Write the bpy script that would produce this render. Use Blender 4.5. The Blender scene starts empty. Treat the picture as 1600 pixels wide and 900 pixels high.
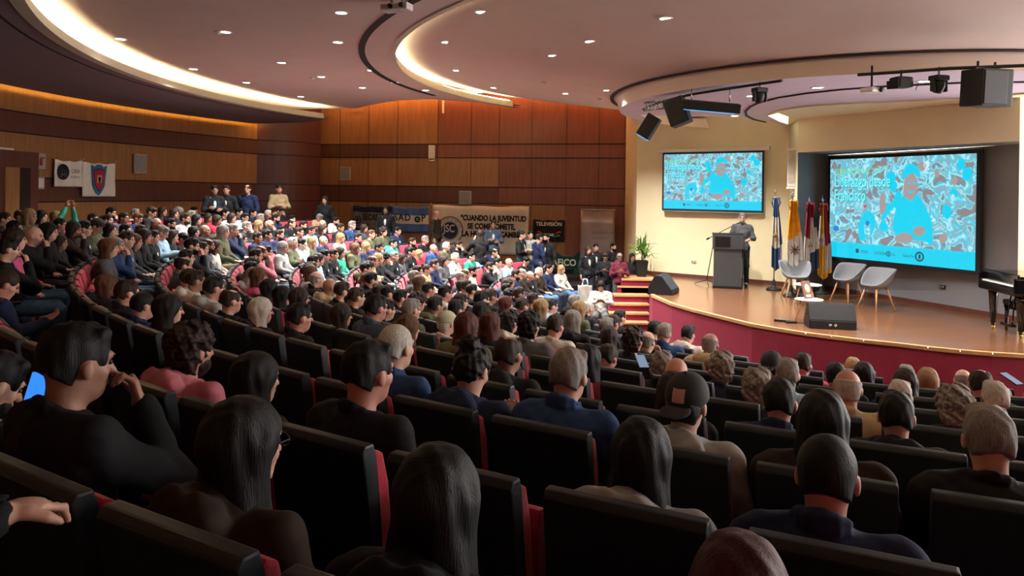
import bpy, bmesh, math, random
import numpy as np
from mathutils import Vector, Matrix
random.seed(7)
COL = bpy.context.scene.collection
PI = math.pi
# ------------------------------------------------------------------ camera, world, exposure
FPX = 1150.0; HY = 303.0; ROLL = math.atan(.014); ZC = 3.2
STAGE = 1.085
cam_d = bpy.data.cameras.new('camera'); cam = bpy.data.objects.new('camera', cam_d); COL.objects.link(cam)
cam_d.sensor_width = 36; cam_d.lens = 36*FPX/1600; cam_d.shift_y = -(450-HY)/1600
cam_d.clip_start = .05; cam_d.clip_end = 200
cam.matrix_world = Matrix.Translation((0,0,ZC)) @ Matrix.Rotation(PI/2,4,'X') @ Matrix.Rotation(ROLL,4,'Z')
sc = bpy.context.scene; sc.camera = cam
sc.view_settings.view_transform = 'Standard'; sc.view_settings.look = 'None'
sc.view_settings.gamma = 1; sc.view_settings.use_curve_mapping = False
sc.view_settings.exposure = 0.45
W = bpy.data.worlds.new('world'); sc.world = W; W.use_nodes = True
W.node_tree.nodes['Background'].inputs[0].default_value = (.86,.80,.80,1)
W.node_tree.nodes['Background'].inputs[1].default_value = 10
DOWN_W = 430.0; STAGE_W = 560.0; COVE_W = 16.0; WARM_W = 5.0
def lamp(name, kind, loc, power, color=(1,1,1), rot=None, **kw):
    d = bpy.data.lights.new(name, kind); d.energy = power; d.color = color
    for k, v in kw.items(): setattr(d, k, v)
    o = bpy.data.objects.new(name, d); COL.objects.link(o); o.location = loc
    if rot is not None: o.rotation_euler = rot
    return o
# ------------------------------------------------------------------ photograph geometry -> place
def ray(x, y):
    a = x-800; b = y-HY; c, s = math.cos(ROLL), math.sin(ROLL)
    return (a*c+b*s)/FPX, (-a*s+b*c)/FPX
def at(x, y, Y):
    u, v = ray(x, y); return Vector((u*Y, Y, ZC-v*Y))
def onz(x, y, z):
    u, v = ray(x, y); return at(x, y, (ZC-z)/v)
CX, CY = 6.8, 14.6                       # centre of the rings of seats
def rad(X, Y): return math.hypot(X-CX, Y-CY)
def pol(r, deg, z=0): a = math.radians(deg); return Vector((CX+r*math.cos(a), CY+r*math.sin(a), z))
def rk(k): return 14.15-.875*k
def zf(r): return max(0, min(1.26+.15*(r-13.5), 1.50))
# ------------------------------------------------------------------ materials
def lin(h):
    if isinstance(h, str):
        h = h.lstrip('#'); h = [int(h[i:i+2], 16)/255 for i in (0,2,4)]
    return tuple((c/12.92 if c <= .04045 else ((c+.055)/1.055)**2.4) for c in h)+(1,)
MC = {}
def mat(name, col, rough=.6, metal=0, var=.12, scale=8, bump=0, spec=.5, kind='noise', stretch=(1,1,1), sheen=0, col2=None, emit=0, coords='Object'):
    if name in MC: return MC[name]
    m = bpy.data.materials.new(name); m.use_nodes = True; nt = m.node_tree; N = nt.nodes; L = nt.links
    b = N['Principled BSDF']; c = lin(col)
    b.inputs['Roughness'].default_value = rough; b.inputs['Metallic'].default_value = metal
    b.inputs['Specular IOR Level'].default_value = spec
    if sheen: b.inputs['Sheen Weight'].default_value = sheen
    tc = N.new('ShaderNodeTexCoord'); mp = N.new('ShaderNodeMapping'); mp.inputs['Scale'].default_value = stretch
    L.new(tc.outputs[coords], mp.inputs[0])
    if kind == 'wave':
        t = N.new('ShaderNodeTexWave'); t.inputs['Scale'].default_value = scale; t.inputs['Distortion'].default_value = 6; t.inputs['Detail'].default_value = 3
    else:
        t = N.new('ShaderNodeTexNoise'); t.inputs['Scale'].default_value = scale; t.inputs['Detail'].default_value = 4
    L.new(mp.outputs[0], t.inputs[0])
    r = N.new('ShaderNodeValToRGB'); f = t.outputs[0] if kind == 'wave' else t.outputs['Fac']
    L.new(f, r.inputs[0])
    lo = tuple(x*(1-var) for x in c[:3])+(1,); hi = tuple(min(1, x*(1+var)) for x in c[:3])+(1,)
    if col2: lo = c; hi = lin(col2)
    r.color_ramp.elements[0].color = lo; r.color_ramp.elements[1].color = hi
    r.color_ramp.elements[0].position = .3; r.color_ramp.elements[1].position = .7
    L.new(r.outputs[0], b.inputs['Base Color'])
    if emit:
        L.new(r.outputs[0], b.inputs['Emission Color']); b.inputs['Emission Strength'].default_value = emit
    if bump:
        bn = N.new('ShaderNodeBump'); bn.inputs['Strength'].default_value = bump; bn.inputs['Distance'].default_value = .01
        L.new(f, bn.inputs['Height']); L.new(bn.outputs[0], b.inputs['Normal'])
    MC[name] = m; return m
def glow(name, col, s):
    if name in MC: return MC[name]
    m = bpy.data.materials.new(name); m.use_nodes = True; nt = m.node_tree
    b = nt.nodes['Principled BSDF']; b.inputs['Base Color'].default_value = (.02,.02,.02,1); b.inputs['Specular IOR Level'].default_value = .2
    b.inputs['Emission Color'].default_value = lin(col); b.inputs['Emission Strength'].default_value = s
    MC[name] = m; return m
# ------------------------------------------------------------------ object helpers
def setp(o, label=None, cat=None, group=None, kind=None):
    if label: o['label'] = label
    if cat: o['category'] = cat
    if group: o['group'] = group
    if kind: o['kind'] = kind
    return o
def obj(name, data, m=None, parent=None, M=None):
    o = bpy.data.objects.new(name, data); COL.objects.link(o)
    if m is not None and data is not None and hasattr(data, 'materials'):
        ms = m if isinstance(m, (list, tuple)) else [m]
        if len(data.materials) == 0:
            for q in ms: data.materials.append(q)
    if parent is not None: o.parent = parent
    if M is not None: o.matrix_local = M
    return o
def empty(name, loc=(0,0,0), rz=0, label=None, cat=None, group=None):
    o = bpy.data.objects.new(name, None); COL.objects.link(o); o.location = loc; o.rotation_euler = (0,0,rz)
    o.empty_display_size = .1
    return setp(o, label, cat, group)
class MB:
    def __init__(s): s.b = bmesh.new(); s.mi = 0
    def face(s, pts, mi=None):
        f = s.b.faces.new([s.b.verts.new(p) for p in pts]); f.material_index = s.mi if mi is None else mi; return f
    def box(s, c, d, M=None, mi=None, bev=0):
        vs = []
        for z in (-.5,.5):
            for x, y in ((-.5,-.5),(.5,-.5),(.5,.5),(-.5,.5)):
                p = Vector((c[0]+x*d[0], c[1]+y*d[1], c[2]+z*d[2])); vs.append(s.b.verts.new(M @ p if M else p))
        fs = []
        for q in ((3,2,1,0),(4,5,6,7),(0,1,5,4),(1,2,6,5),(2,3,7,6),(3,0,4,7)):
            f = s.b.faces.new([vs[i] for i in q]); f.material_index = s.mi if mi is None else mi; fs.append(f)
        if bev:
            bmesh.ops.bevel(s.b, geom=list({e for f in fs for e in f.edges}), offset=bev, segments=2, affect='EDGES', profile=.6)
        return s
    def tube(s, pts, r, n=10, cap=True, mi=None):
        pts = [Vector(p) for p in pts]; rs = r if isinstance(r, (list, tuple)) else [r]*len(pts)
        rings = []
        for i, p in enumerate(pts):
            t = (pts[min(i+1, len(pts)-1)]-pts[max(i-1, 0)]).normalized()
            a = t.cross(Vector((0,0,1)) if abs(t.z) < .9 else Vector((1,0,0))).normalized(); b = t.cross(a)
            rings.append([s.b.verts.new(p+(a*math.cos(2*PI*k/n)+b*math.sin(2*PI*k/n))*rs[i]) for k in range(n)])
        m_ = s.mi if mi is None else mi
        for i in range(len(rings)-1):
            for k in range(n):
                f = s.b.faces.new((rings[i][k], rings[i][(k+1)%n], rings[i+1][(k+1)%n], rings[i+1][k])); f.smooth = True; f.material_index = m_
        if cap:
            for q in (rings[0][::-1], rings[-1]):
                f = s.b.faces.new(q); f.material_index = m_
        return s
    def lathe(s, prof, n=24, c=(0,0,0), mi=None, M=None):
        rings = []
        for r, z in prof:
            ring = []
            for k in range(n):
                p = Vector((c[0]+max(r,1e-4)*math.cos(2*PI*k/n), c[1]+max(r,1e-4)*math.sin(2*PI*k/n), c[2]+z))
                ring.append(s.b.verts.new(M @ p if M else p))
            rings.append(ring)
        for i in range(len(rings)-1):
            for k in range(n):
                f = s.b.faces.new((rings[i][k], rings[i][(k+1)%n], rings[i+1][(k+1)%n], rings[i+1][k])); f.smooth = True
                f.material_index = s.mi if mi is None else mi
        s.b.faces.new(rings[0][::-1]); s.b.faces.new(rings[-1])
        return s
    def prism(s, poly, z0, z1, M=None, mi=None):
        lo = [Vector((p[0],p[1],z0)) for p in poly]; hi = [Vector((p[0],p[1],z1)) for p in poly]
        if M: lo = [M @ p for p in lo]; hi = [M @ p for p in hi]
        lo = [s.b.verts.new(p) for p in lo]; hi = [s.b.verts.new(p) for p in hi]; n = len(lo)
        fs = [s.b.faces.new(lo[::-1]), s.b.faces.new(hi)]
        for i in range(n): fs.append(s.b.faces.new((lo[i], lo[(i+1)%n], hi[(i+1)%n], hi[i])))
        for f in fs: f.material_index = s.mi if mi is None else mi
        return s
    def grid(s, fn, nu, nv, mi=None, smooth=True):
        V = [[s.b.verts.new(fn(i/nu, j/nv)) for j in range(nv+1)] for i in range(nu+1)]
        for i in range(nu):
            for j in range(nv):
                f = s.b.faces.new((V[i][j], V[i+1][j], V[i+1][j+1], V[i][j+1])); f.smooth = smooth
                f.material_index = (mi((i+.5)/nu, (j+.5)/nv) if callable(mi) else (s.mi if mi is None else mi))
        return s
    def mesh(s, name):
        me = bpy.data.meshes.new(name)
        bmesh.ops.recalc_face_normals(s.b, faces=s.b.faces[:]) if len(s.b.faces) < 60000 else None
        s.b.to_mesh(me); s.b.free(); return me
    def build(s, name, m, parent=None, M=None): return obj(name, s.mesh(name), m, parent, M)
def frame_from(p0, p1):
    """local frame of a vertical sheet: x along p0->p1, y = normal facing the camera side, z up"""
    d = Vector((p1[0]-p0[0], p1[1]-p0[1], 0)).normalized(); n = Vector((d.y, -d.x, 0))
    M = Matrix(((d.x,-n.x,0,p0[0]),(d.y,-n.y,0,p0[1]),(0,0,1,0),(0,0,0,1)))
    return M       # local -y points to the camera side
def text(name, s, size, m, parent, M, ext=.002, sx=1, fit=None, align='LEFT', bold=0, spacing=1):
    c = bpy.data.curves.new(name, 'FONT'); c.body = s; c.size = size; c.extrude = ext; c.align_x = align; c.align_y = 'BOTTOM'
    c.offset = bold; c.space_character = spacing; c.resolution_u = 3
    c.materials.append(m)
    t_ = bpy.data.objects.new(name, c); COL.objects.link(t_); dg = bpy.context.evaluated_depsgraph_get(); dg.update()
    me = bpy.data.meshes.new_from_object(t_.evaluated_get(dg)); bpy.data.objects.remove(t_); bpy.data.curves.remove(c)
    if fit: xs = [v.co.x for v in me.vertices]; sx = fit/(max(xs)-min(xs))
    me.materials.clear(); o = obj(name, me, m, parent)
    o.matrix_local = M @ Matrix.Rotation(PI/2,4,'X') @ Matrix.Diagonal((sx,1,1,1))
    return o
def T(x, y, z): return Matrix.Translation((x,y,z))
# ------------------------------------------------------------------ palette
M_ = dict(
 wood_light=mat('light wood veneer','#936840',.45,var=.16,scale=2.2,stretch=(6,6,.5)),
 wood_mid=mat('reddish wood veneer','#7c4a38',.45,var=.14,scale=2.2,stretch=(6,6,.5)),
 wood_dark=mat('dark wood veneer','#5a342a',.45,var=.14,scale=2.2,stretch=(6,6,.5)),
 wood_plum=mat('plum wood veneer','#56302c',.5,var=.1,scale=2.2,stretch=(5,5,.5)),
 seam=mat('seam','#22100a',.8),
 ceil=mat('tan ceiling paint','#e2cbc0',.85,var=.03,scale=1.5),
 soffit=mat('purple grey ceiling paint','#94838a',.85,var=.03,scale=1.5),
 lilac=mat('lilac ceiling paint','#cdbdd0',.85,var=.03,scale=1.5),
 lip=mat('cream fascia paint','#d8cfb4',.7,var=.03),
 cream=mat('cream wall paint','#e6dcb6',.8,var=.03,scale=2),
 niche=mat('dark grey wall paint','#7c7c82',.8,var=.05,scale=2),
 floor=mat('dark carpet','#1c1416',.95,var=.2,scale=20),
 stage=mat('stage planks','#80593f',.2,var=.3,scale=5,kind='noise',stretch=(.5,10,1),col2='#55341f'),
 nosing=mat('pale wood nosing','#b98a5e',.4,var=.1),
 redfab=mat('dark red stage carpet','#7e1a34',.9,var=.06,scale=30),
 groove=mat('groove shadow gap','#2c2220',.9,var=.02),
 white=mat('white plastic','#dcdad6',.5,var=.03), grey=mat('grey plastic','#8d8f90',.5,var=.05),
 black=mat('black plastic','#0d0e11',.6,var=.1), blackm=mat('black matte metal','#18191c',.5,metal=.3,var=.1),
 chrome=mat('brushed steel','#b9bcc0',.25,metal=1,var=.05),
 slit=mat('track black','#15110f',.7), skin=mat('skin light','#b98f7c',.55,var=.08,scale=25), skin2=mat('skin tan','#8d6654',.55,var=.08,scale=25),
 skin3=mat('skin ruddy','#b07c6c',.55,var=.08,scale=25), eye=mat('dark eye','#1c1310',.3), paper=mat('paper','#d8d4c8',.8))
# ------------------------------------------------------------------ large structure: floor tiers
def clampY(p, edge):
    if edge:
        xs = [e[0] for e in edge]; ys = [e[1] for e in edge]
        ye = np.interp(p.x, xs, ys)
        if p.y > ye and p.x > xs[0]-6: p = Vector((p.x, float(ye), p.z))
    return p
def ring(name, r0, r1, z0, z1, a0, a1, m, kind='structure', nr=1, na=90, edge=None, parent=None, thick=0):
    mb = MB()
    mb.grid(lambda u, v: clampY(pol(r0+(r1-r0)*v, a0+(a1-a0)*u, z0+(z1-z0)*v), edge), na, nr, smooth=False)
    if thick:
        mb.grid(lambda u, v: clampY(pol(r0+(r1-r0)*v, a0+(a1-a0)*u, z0+(z1-z0)*v+thick), edge), na, nr, smooth=False)
    o = mb.build(name, m, parent)
    if kind: o['kind'] = kind
    return o
mb = MB(); na = 100
rows = list(range(-2, 10))
def tierpts(a):
    out = [(0.0, 0)]
    prof = []
    edges = [rk(k)+.25 for k in rows][::-1]          # tier k spans rk(k)-.62 .. rk(k)+.25
    zs = [zf(rk(k)) for k in rows][::-1]
    z = 0.0; prof.append((0.5, 0.0))
    for e, zz in zip(edges, zs):
        prof.append((e-.875, z)); prof.append((e-.875, zz)); z = zz
    prof.append((20.5, z)); return prof
prof = tierpts(0)
V = []
for i in range(na+1):
    a = 95+(320-95)*i/na
    V.append([mb.b.verts.new(pol(r, a, z)) for r, z in prof])
for i in range(na):
    for j in range(len(prof)-1): mb.b.faces.new((V[i][j], V[i+1][j], V[i+1][j+1], V[i][j+1]))
fl = mb.build('floor', M_['floor']); fl['kind'] = 'structure'
# ---- left wall (curved), corner pier, back wooden wall
BANDS = [1.0, ZC-.33, ZC+.21, ZC+1.17, ZC+1.62, ZC+3.3]
def wall(name, pts, mats, mi, seams=True, top=None):
    mb = MB(); zs = list(BANDS)
    if top: zs[-1] = top
    zs[0] = -.3
    for i in range(len(pts)-1):
        for j in range(len(zs)-1):
            p, q = pts[i], pts[i+1]
            mb.face([(p[0],p[1],zs[j]),(q[0],q[1],zs[j]),(q[0],q[1],zs[j+1]),(p[0],p[1],zs[j+1])], mi(i, j))
    o = mb.build(name, mats); o['kind'] = 'structure'; return o
def arcpts(r, a0, a1, n): return [tuple(pol(r, a0+(a1-a0)*i/n)[:2]) for i in range(n+1)]
WL, WM, WD, WP = M_['wood_light'], M_['wood_mid'], M_['wood_dark'], M_['wood_plum']
lw = arcpts(17.5, 149, 305, 80)
lw[0] = (lw[0][0], lw[0][1])
wall('wall_left', lw, [WL, WD], lambda i, j: 0 if j in (0,2,4) else 1)
cA = lw[0]; BW0 = (-6.65, 25.5); BW1 = (6.2, 22.45)
n = 10; cp = []
for i in range(n+1):
    t = i/n; p = Vector(cA).lerp(Vector(BW0), t); d = Vector((BW0[0]-cA[0], BW0[1]-cA[1])).normalized(); nn = Vector((d.y,-d.x))
    cp.append(tuple(p+nn*.35*math.sin(PI*t)))
wall('wall_corner', cp, [WP], lambda i, j: 0)
def bwp(x): # point of the back wall seen at image x
    u = (x-800)/FPX; d = (BW1[0]-BW0[0], BW1[1]-BW0[1])
    t = (u*BW0[1]-BW0[0])/(d[0]-u*d[1]); return (BW0[0]+d[0]*t, BW0[1]+d[1]*t), t
bp = [BW0]+[bwp(x)[0] for x in (683, 779, 884)]+[BW1]
def bmi(i, j):
    if j == 4: return 0 if i < 1 else 1
    if j == 3: return 2 if i < 1 else 1
    if j == 2: return 0 if i < 2 else 1
    if j == 1: return 2 if i < 2 else 1
    return 0 if i < 3 else 1
wall('wall_back', bp, [WL, WM, WD], bmi)
MBW = frame_from(BW0, BW1)
# thin shadow joints between the veneer bands
for nm, pts in (('trim_1', cp), ('trim_2', bp), ('trim_3', lw[:40])):
    mb = MB()
    for z in BANDS[1:-1]:
        for i in range(len(pts)-1):
            p = Vector(pts[i]+(z,)); q = Vector(pts[i+1]+(z,)); d = (q-p).normalized(); n_ = Vector((d.y,-d.x,0))*.012
            if (p+n_).length > p.length: n_ = -n_
            mb.face([p+n_-Vector((0,0,.015)), q+n_-Vector((0,0,.015)), q+n_+Vector((0,0,.015)), p+n_+Vector((0,0,.015))])
            mb.face([p-Vector((0,0,.015)), q-Vector((0,0,.015)), q+n_-Vector((0,0,.015)), p+n_-Vector((0,0,.015))])
            mb.face([p+Vector((0,0,.015)), q+Vector((0,0,.015)), q+n_+Vector((0,0,.015)), p+n_+Vector((0,0,.015))])
    if nm == 'trim_2':
        for x in (530,575,620,683,735,779,830,884,935,975):
            (a, b), t = bwp(x); d = Vector((BW1[0]-BW0[0], BW1[1]-BW0[1], 0)).normalized()
            mb.box((0,0,3), (.008,.012,6.6), Matrix.Translation((a,b-.008,0)) @ Matrix.Rotation(math.atan2(d.y,d.x),4,'Z'))
    o = mb.build(nm, M_['seam']); o['kind'] = 'structure'
# ---- stage walls
SW0 = (3.40, 20.1); SW1 = (6.65, 17.7); HA = (6.28, 16.2); HB = (8.47, 12.3)
NT = ZC+1.0
def vwall(name, pts, z0, z1, m, th=0):
    mb = MB()
    for i in range(len(pts)-1):
        p, q = pts[i], pts[i+1]; mb.face([(p[0],p[1],z0),(q[0],q[1],z0),(q[0],q[1],z1),(p[0],p[1],z1)])
    o = mb.build(name, m); o['kind'] = 'structure'; return o
vwall('wall_stage_side', [(3.55,23.1), SW0, SW1, HA], 0, 6.2, M_['cream'])
hd = Vector((HB[0]-HA[0], HB[1]-HA[1], 0)).normalized()
HC = (HB[0]+2.6, HB[1]+.6)
mb = MB()
mb.face([(HA[0],HA[1],NT),(HB[0],HB[1],NT),(HB[0],HB[1],6.2),(HA[0],HA[1],6.2)])
mb.face([(HB[0],HB[1],0),(HC[0],HC[1],0),(HC[0],HC[1],6.2),(HB[0],HB[1],6.2)])
hw = mb.build('wall_stage_header', M_['cream']); hw['kind'] = 'structure'
NB0 = (7.3,17.1); NB1 = (8.76,13.3); NB2 = (9.02,12.62)
mb = MB(); nb = [HA, NB0, (7.82,15.9), (8.3,14.6), NB1, NB2]
for i in range(len(nb)-1):
    p, q = nb[i], nb[i+1]; mb.face([(p[0],p[1],STAGE),(q[0],q[1],STAGE),(q[0],q[1],NT),(p[0],p[1],NT)])
mb.face([(p[0],p[1],NT) for p in (HA, NB0, NB1, NB2, HB)])
o = mb.build('wall_niche', M_['niche']); o['kind'] = 'structure'
mb = MB()
for pl in ([SW0, SW1, HA], nb[1:]):
    for i in range(len(pl)-1):
        p, q = Vector(pl[i]+(0,)), Vector(pl[i+1]+(0,)); d = (q-p).normalized(); n_ = Vector((d.y,-d.x,0))
        if (p+n_).length > p.length: n_ = -n_
        mb.face([p+n_*.02+Vector((0,0,STAGE)), q+n_*.02+Vector((0,0,STAGE)), q+n_*.02+Vector((0,0,STAGE+.09)), p+n_*.02+Vector((0,0,STAGE+.09))])
        mb.face([p+Vector((0,0,STAGE+.09)), q+Vector((0,0,STAGE+.09)), q+n_*.02+Vector((0,0,STAGE+.09)), p+n_*.02+Vector((0,0,STAGE+.09))])
o = mb.build('baseboard_stage', M_['wood_dark']); o['kind'] = 'structure'
# ---- stage
edge_px = [(1026,436),(1019,443),(1015,450),(1020,461),(1050,474),(1085,484),(1130,495),(1175,506),(1215,513),(1260,520),(1300,525),(1350,531),(1400,536),(1450,542),(1500,547),(1550,551),(1600,554),(1700,560)]
ep = [onz(x, y, STAGE) for x, y in edge_px]
poly = [tuple(p[:2]) for p in ep]+[(11,10.2),(11,18),(7.5,21),(3.5,21)]
mb = MB(); mb.face([(p[0],p[1],STAGE) for p in poly]); o = mb.build('floor_stage', M_['stage']); o['kind'] = 'structure'
mb = MB(); nz = [Vector((p[0],p[1],0)) for p in ep]
nz = [Vector((3.55,19.9,0))]+nz
for i in range(len(nz)-1):
    p, q = nz[i], nz[i+1]; d = (q-p).normalized(); n_ = Vector((d.y,-d.x,0))
    if n_.dot(p-Vector((8,15,0))) < 0: n_ = -n_
    a, b = p+n_*.03, q+n_*.03
    mb.face([(a.x,a.y,STAGE-.045),(b.x,b.y,STAGE-.045),(b.x,b.y,STAGE+.006),(a.x,a.y,STAGE+.006)])
    mb.face([(p.x-n_.x*.05,p.y-n_.y*.05,STAGE+.006),(q.x-n_.x*.05,q.y-n_.y*.05,STAGE+.006),(b.x,b.y,STAGE+.006),(a.x,a.y,STAGE+.006)])
    mb.face([(p.x,p.y,STAGE-.045),(q.x,q.y,STAGE-.045),(b.x,b.y,STAGE-.045),(a.x,a.y,STAGE-.045)])
o = mb.build('trim_4', M_['nosing']); o['kind'] = 'structure'
mb = MB()
for i in range(len(nz)-1):
    p, q = nz[i], nz[i+1]; mb.face([(p.x,p.y,0),(q.x,q.y,0),(q.x,q.y,STAGE-.02),(p.x,p.y,STAGE-.02)])
o = mb.build('wall_stage_front', M_['redfab']); o['kind'] = 'structure'
# ---- steps up to the stage
st = empty('stage_steps', (3.1,18.2,0), 0, 'flight of red carpeted steps with wooden treads up to the stage', 'steps')
lips = [(972,436,1026),(965,447,1016),(960,461,1016),(953,475,1016),(948,489,1016),(944,504,1016),(940,519,1016)]
prev = None
for k, (xl, y, xr) in enumerate(lips):
    z = STAGE-k*.1808
    if z < .05: break
    p = onz(xl, y, z); q = onz(xr, y, z); yy = (p.y+q.y)/2; back = 19.6 if prev is None else prev
    inv = Matrix.Translation(-Vector(st.location))
    wx = q.x-p.x-.03; cxx = (p.x+q.x-.03)/2
    mb = MB(); mb.box((cxx,(yy+back)/2,z-.02),(wx,back-yy+.04,.04), inv); mb.build('tread', M_['nosing'], st)
    mb = MB(); mb.box((cxx,(yy+back)/2+.02,(z-.04)/2),(wx,back-yy,z-.045), inv); mb.build('riser', M_['redfab'], st)
    prev = yy
# ------------------------------------------------------------------ ceilings
Z1, Z2, Z3 = ZC+2.1, ZC+2.45, 5.2
ZS = ZC+1.76
def zc2(r): return Z3+.165*(r-4.72)
e_soff = [(-16,30),(-9.6,24.4),(-9.0,23.6),(-6.3,22.5),(-4.3,19.9),(20,19.9)]
e_p1 = [(-14,24),(-4.6,21.6),(-3.5,20.0),(-2.7,19.3),(-1.8,19.25),(-1.1,19.7),(-.5,20.4),(0,20.9),(9,20.9)]
e_p2 = [(-9,22),(-.3,21.7),(.05,21.05),(1.0,21.1),(1.9,21.6),(2.9,21.9),(3.8,22.1),(12,22.1)]
mb = MB()
def poly_ring(mb, r0, r1, f0, f1, a0, a1, na, edge, nr=1, th=.06):
    for dz in (0, th):
        mb.grid(lambda u, v: clampY(pol(r0+(r1-r0)*v, a0+(a1-a0)*u, f0+(f1-f0)*v+dz), edge), na, nr, smooth=False)
poly_ring(mb, 13.85, 17.25, Z1, Z1, 140, 300, 110, e_soff, 6)
o = mb.build('ceiling_soffit', M_['soffit']); o['kind'] = 'structure'
mb = MB()  # lit cream lip of the soffit
for r, z0, z1 in ((13.85, Z1-.0, Z1+.13),(13.97, Z1+.0, Z1+.13)):
    mb.grid(lambda u, v: clampY(pol(r, 152+(300-152)*u, z0+(z1-z0)*v), e_soff), 110, 1)
mb.grid(lambda u, v: clampY(pol(13.83+.16*v, 152+(300-152)*u, Z1-.012), e_soff), 110, 1)
mb.grid(lambda u, v: clampY(pol(13.83, 152+(300-152)*u, Z1-.012+.03*v), e_soff), 110, 1)
o = mb.build('trim_5', M_['lip']); o['kind'] = 'structure'
mb = MB()
mb.grid(lambda u, v: pol(14.22+.05*v, 152+(300-152)*u, Z1-.008), 110, 1)
o = mb.build('trim_6', M_['groove']); o['kind'] = 'structure'
mb = MB(); poly_ring(mb, 9.05, 15.6, Z2, Z2, 105, 300, 130, e_p1, 8)
o = mb.build('ceiling_outer', M_['ceil']); o['kind'] = 'structure'
mb = MB()
mb.grid(lambda u, v: pol(9.05, 138.8+(300-138.8)*u, Z2+.14*v), 110, 1)
mb.grid(lambda u, v: pol(9.12, 138.8+(300-138.8)*u, Z2+.14*v), 110, 1)
mb.grid(lambda u, v: pol(9.03+.09*v, 138.8+(300-138.8)*u, Z2-.012), 110, 1)
mb.grid(lambda u, v: pol(9.03, 138.8+(300-138.8)*u, Z2-.012+.03*v), 110, 1)
o = mb.build('trim_7', M_['lip']); o['kind'] = 'structure'
def trackpts(px, z): return [onz(x, y, z) for x, y in px]
def ribbon(name, pts, w, z, m):
    mb = MB()
    P = [Vector((p[0],p[1],z)) for p in pts]; L_ = []
    for i, p in enumerate(P):
        d = (P[min(i+1,len(P)-1)]-P[max(i-1,0)]).normalized(); n_ = Vector((d.y,-d.x,0))*w/2; L_.append((p-n_, p+n_))
    for i in range(len(P)-1):
        mb.face([L_[i][0],L_[i][1],L_[i+1][1],L_[i+1][0]]); 
        mb.face([q+Vector((0,0,.02)) for q in (L_[i][0],L_[i][1],L_[i+1][1],L_[i+1][0])])
        for s in (0,1):
            mb.face([L_[i][s], L_[i+1][s], L_[i+1][s]+Vector((0,0,.02)), L_[i][s]+Vector((0,0,.02))])
    o = mb.build(name, m); o['kind'] = 'structure'; return o
ribbon('trim_8', [pol(9.62, a) for a in range(156, 232, 2)], .11, Z2-.012, M_['slit'])
mb = MB(); poly_ring(mb, 4.72, 9.9, zc2(4.72), zc2(9.9), 70, 300, 130, e_p2, 8)
o = mb.build('ceiling_inner', M_['ceil']); o['kind'] = 'structure'
ribbon('trim_9', [pol(4.80, a) for a in range(128, 300, 2)], .08, zc2(4.8)-.022, M_['slit'])
mb = MB(); mb.grid(lambda u, v: pol(4.72-.08*v, 100+200*u, Z3+(ZS-Z3)*v), 110, 2)
o = mb.build('trim_10', M_['ceil']); o['kind'] = 'structure'
pts = [pol(4.64, a, ZS) for a in range(300, 136, -2)]
back = [onz(x, y, ZS) for x, y in ((1000,179),(1030,181),(1080,182),(1144,182),(1190,187),(1231,197))]
pts += back+[Vector((6.5,17.2,ZS)), Vector((HA[0]+.05,HA[1],ZS)), Vector((HB[0]+.05,HB[1],ZS)), Vector((10.3,9.0,ZS))]
mb = MB(); mb.face(pts); mb.face([p+Vector((0,0,.05)) for p in pts])
for i in range(len(pts)): mb.face([pts[i], pts[(i+1)%len(pts)], pts[(i+1)%len(pts)]+Vector((0,0,.05)), pts[i]+Vector((0,0,.05))])
bmesh.ops.triangulate(mb.b, faces=mb.b.faces[:])
o = mb.build('ceiling_stage', M_['lilac']); o['kind'] = 'structure'
# tan inner panel next to the header, with a lit cove end, and a dark slot
ip = [onz(x, y, ZS-.03) for x, y in ((1199,181),(1215,174),(1240,169.5),(1265,167),(1320,163),(1400,160),(1500,155.5),(1560,151),(1605,147))]
ip2 = [Vector((HB[0]+.3,HB[1]-.6,ZS-.03)), Vector((HA[0],HA[1],ZS-.03)), onz(1231,196,ZS-.03)]
mb = MB(); mb.face(ip+ip2); bmesh.ops.triangulate(mb.b, faces=mb.b.faces[:])
for i in range(len(ip)-1): mb.face([ip[i], ip[i+1], ip[i+1]+Vector((0,0,.03)), ip[i]+Vector((0,0,.03))])
o = mb.build('ceiling_apse', M_['cream']); o['kind'] = 'structure'
ribbon('trim_11', trackpts([(1196,190),(1178,186),(1166,180),(1165,173),(1172,166),(1185,160),(1215,152),(1260,145),(1320,138.5),(1400,133),(1500,128.5),(1610,127)], ZS), .05, ZS-.022, M_['slit'])
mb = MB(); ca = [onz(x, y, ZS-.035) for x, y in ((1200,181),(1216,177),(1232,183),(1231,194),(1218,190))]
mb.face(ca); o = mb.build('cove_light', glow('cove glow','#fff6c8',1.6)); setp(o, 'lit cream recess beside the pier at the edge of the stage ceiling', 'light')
# roof slab closing the voids above the panels
mb = MB(); mb.box((-1,12,6.6),(44,40,.1)); o = mb.build('ceiling_slab', M_['cream']); o['kind'] = 'structure'
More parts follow.
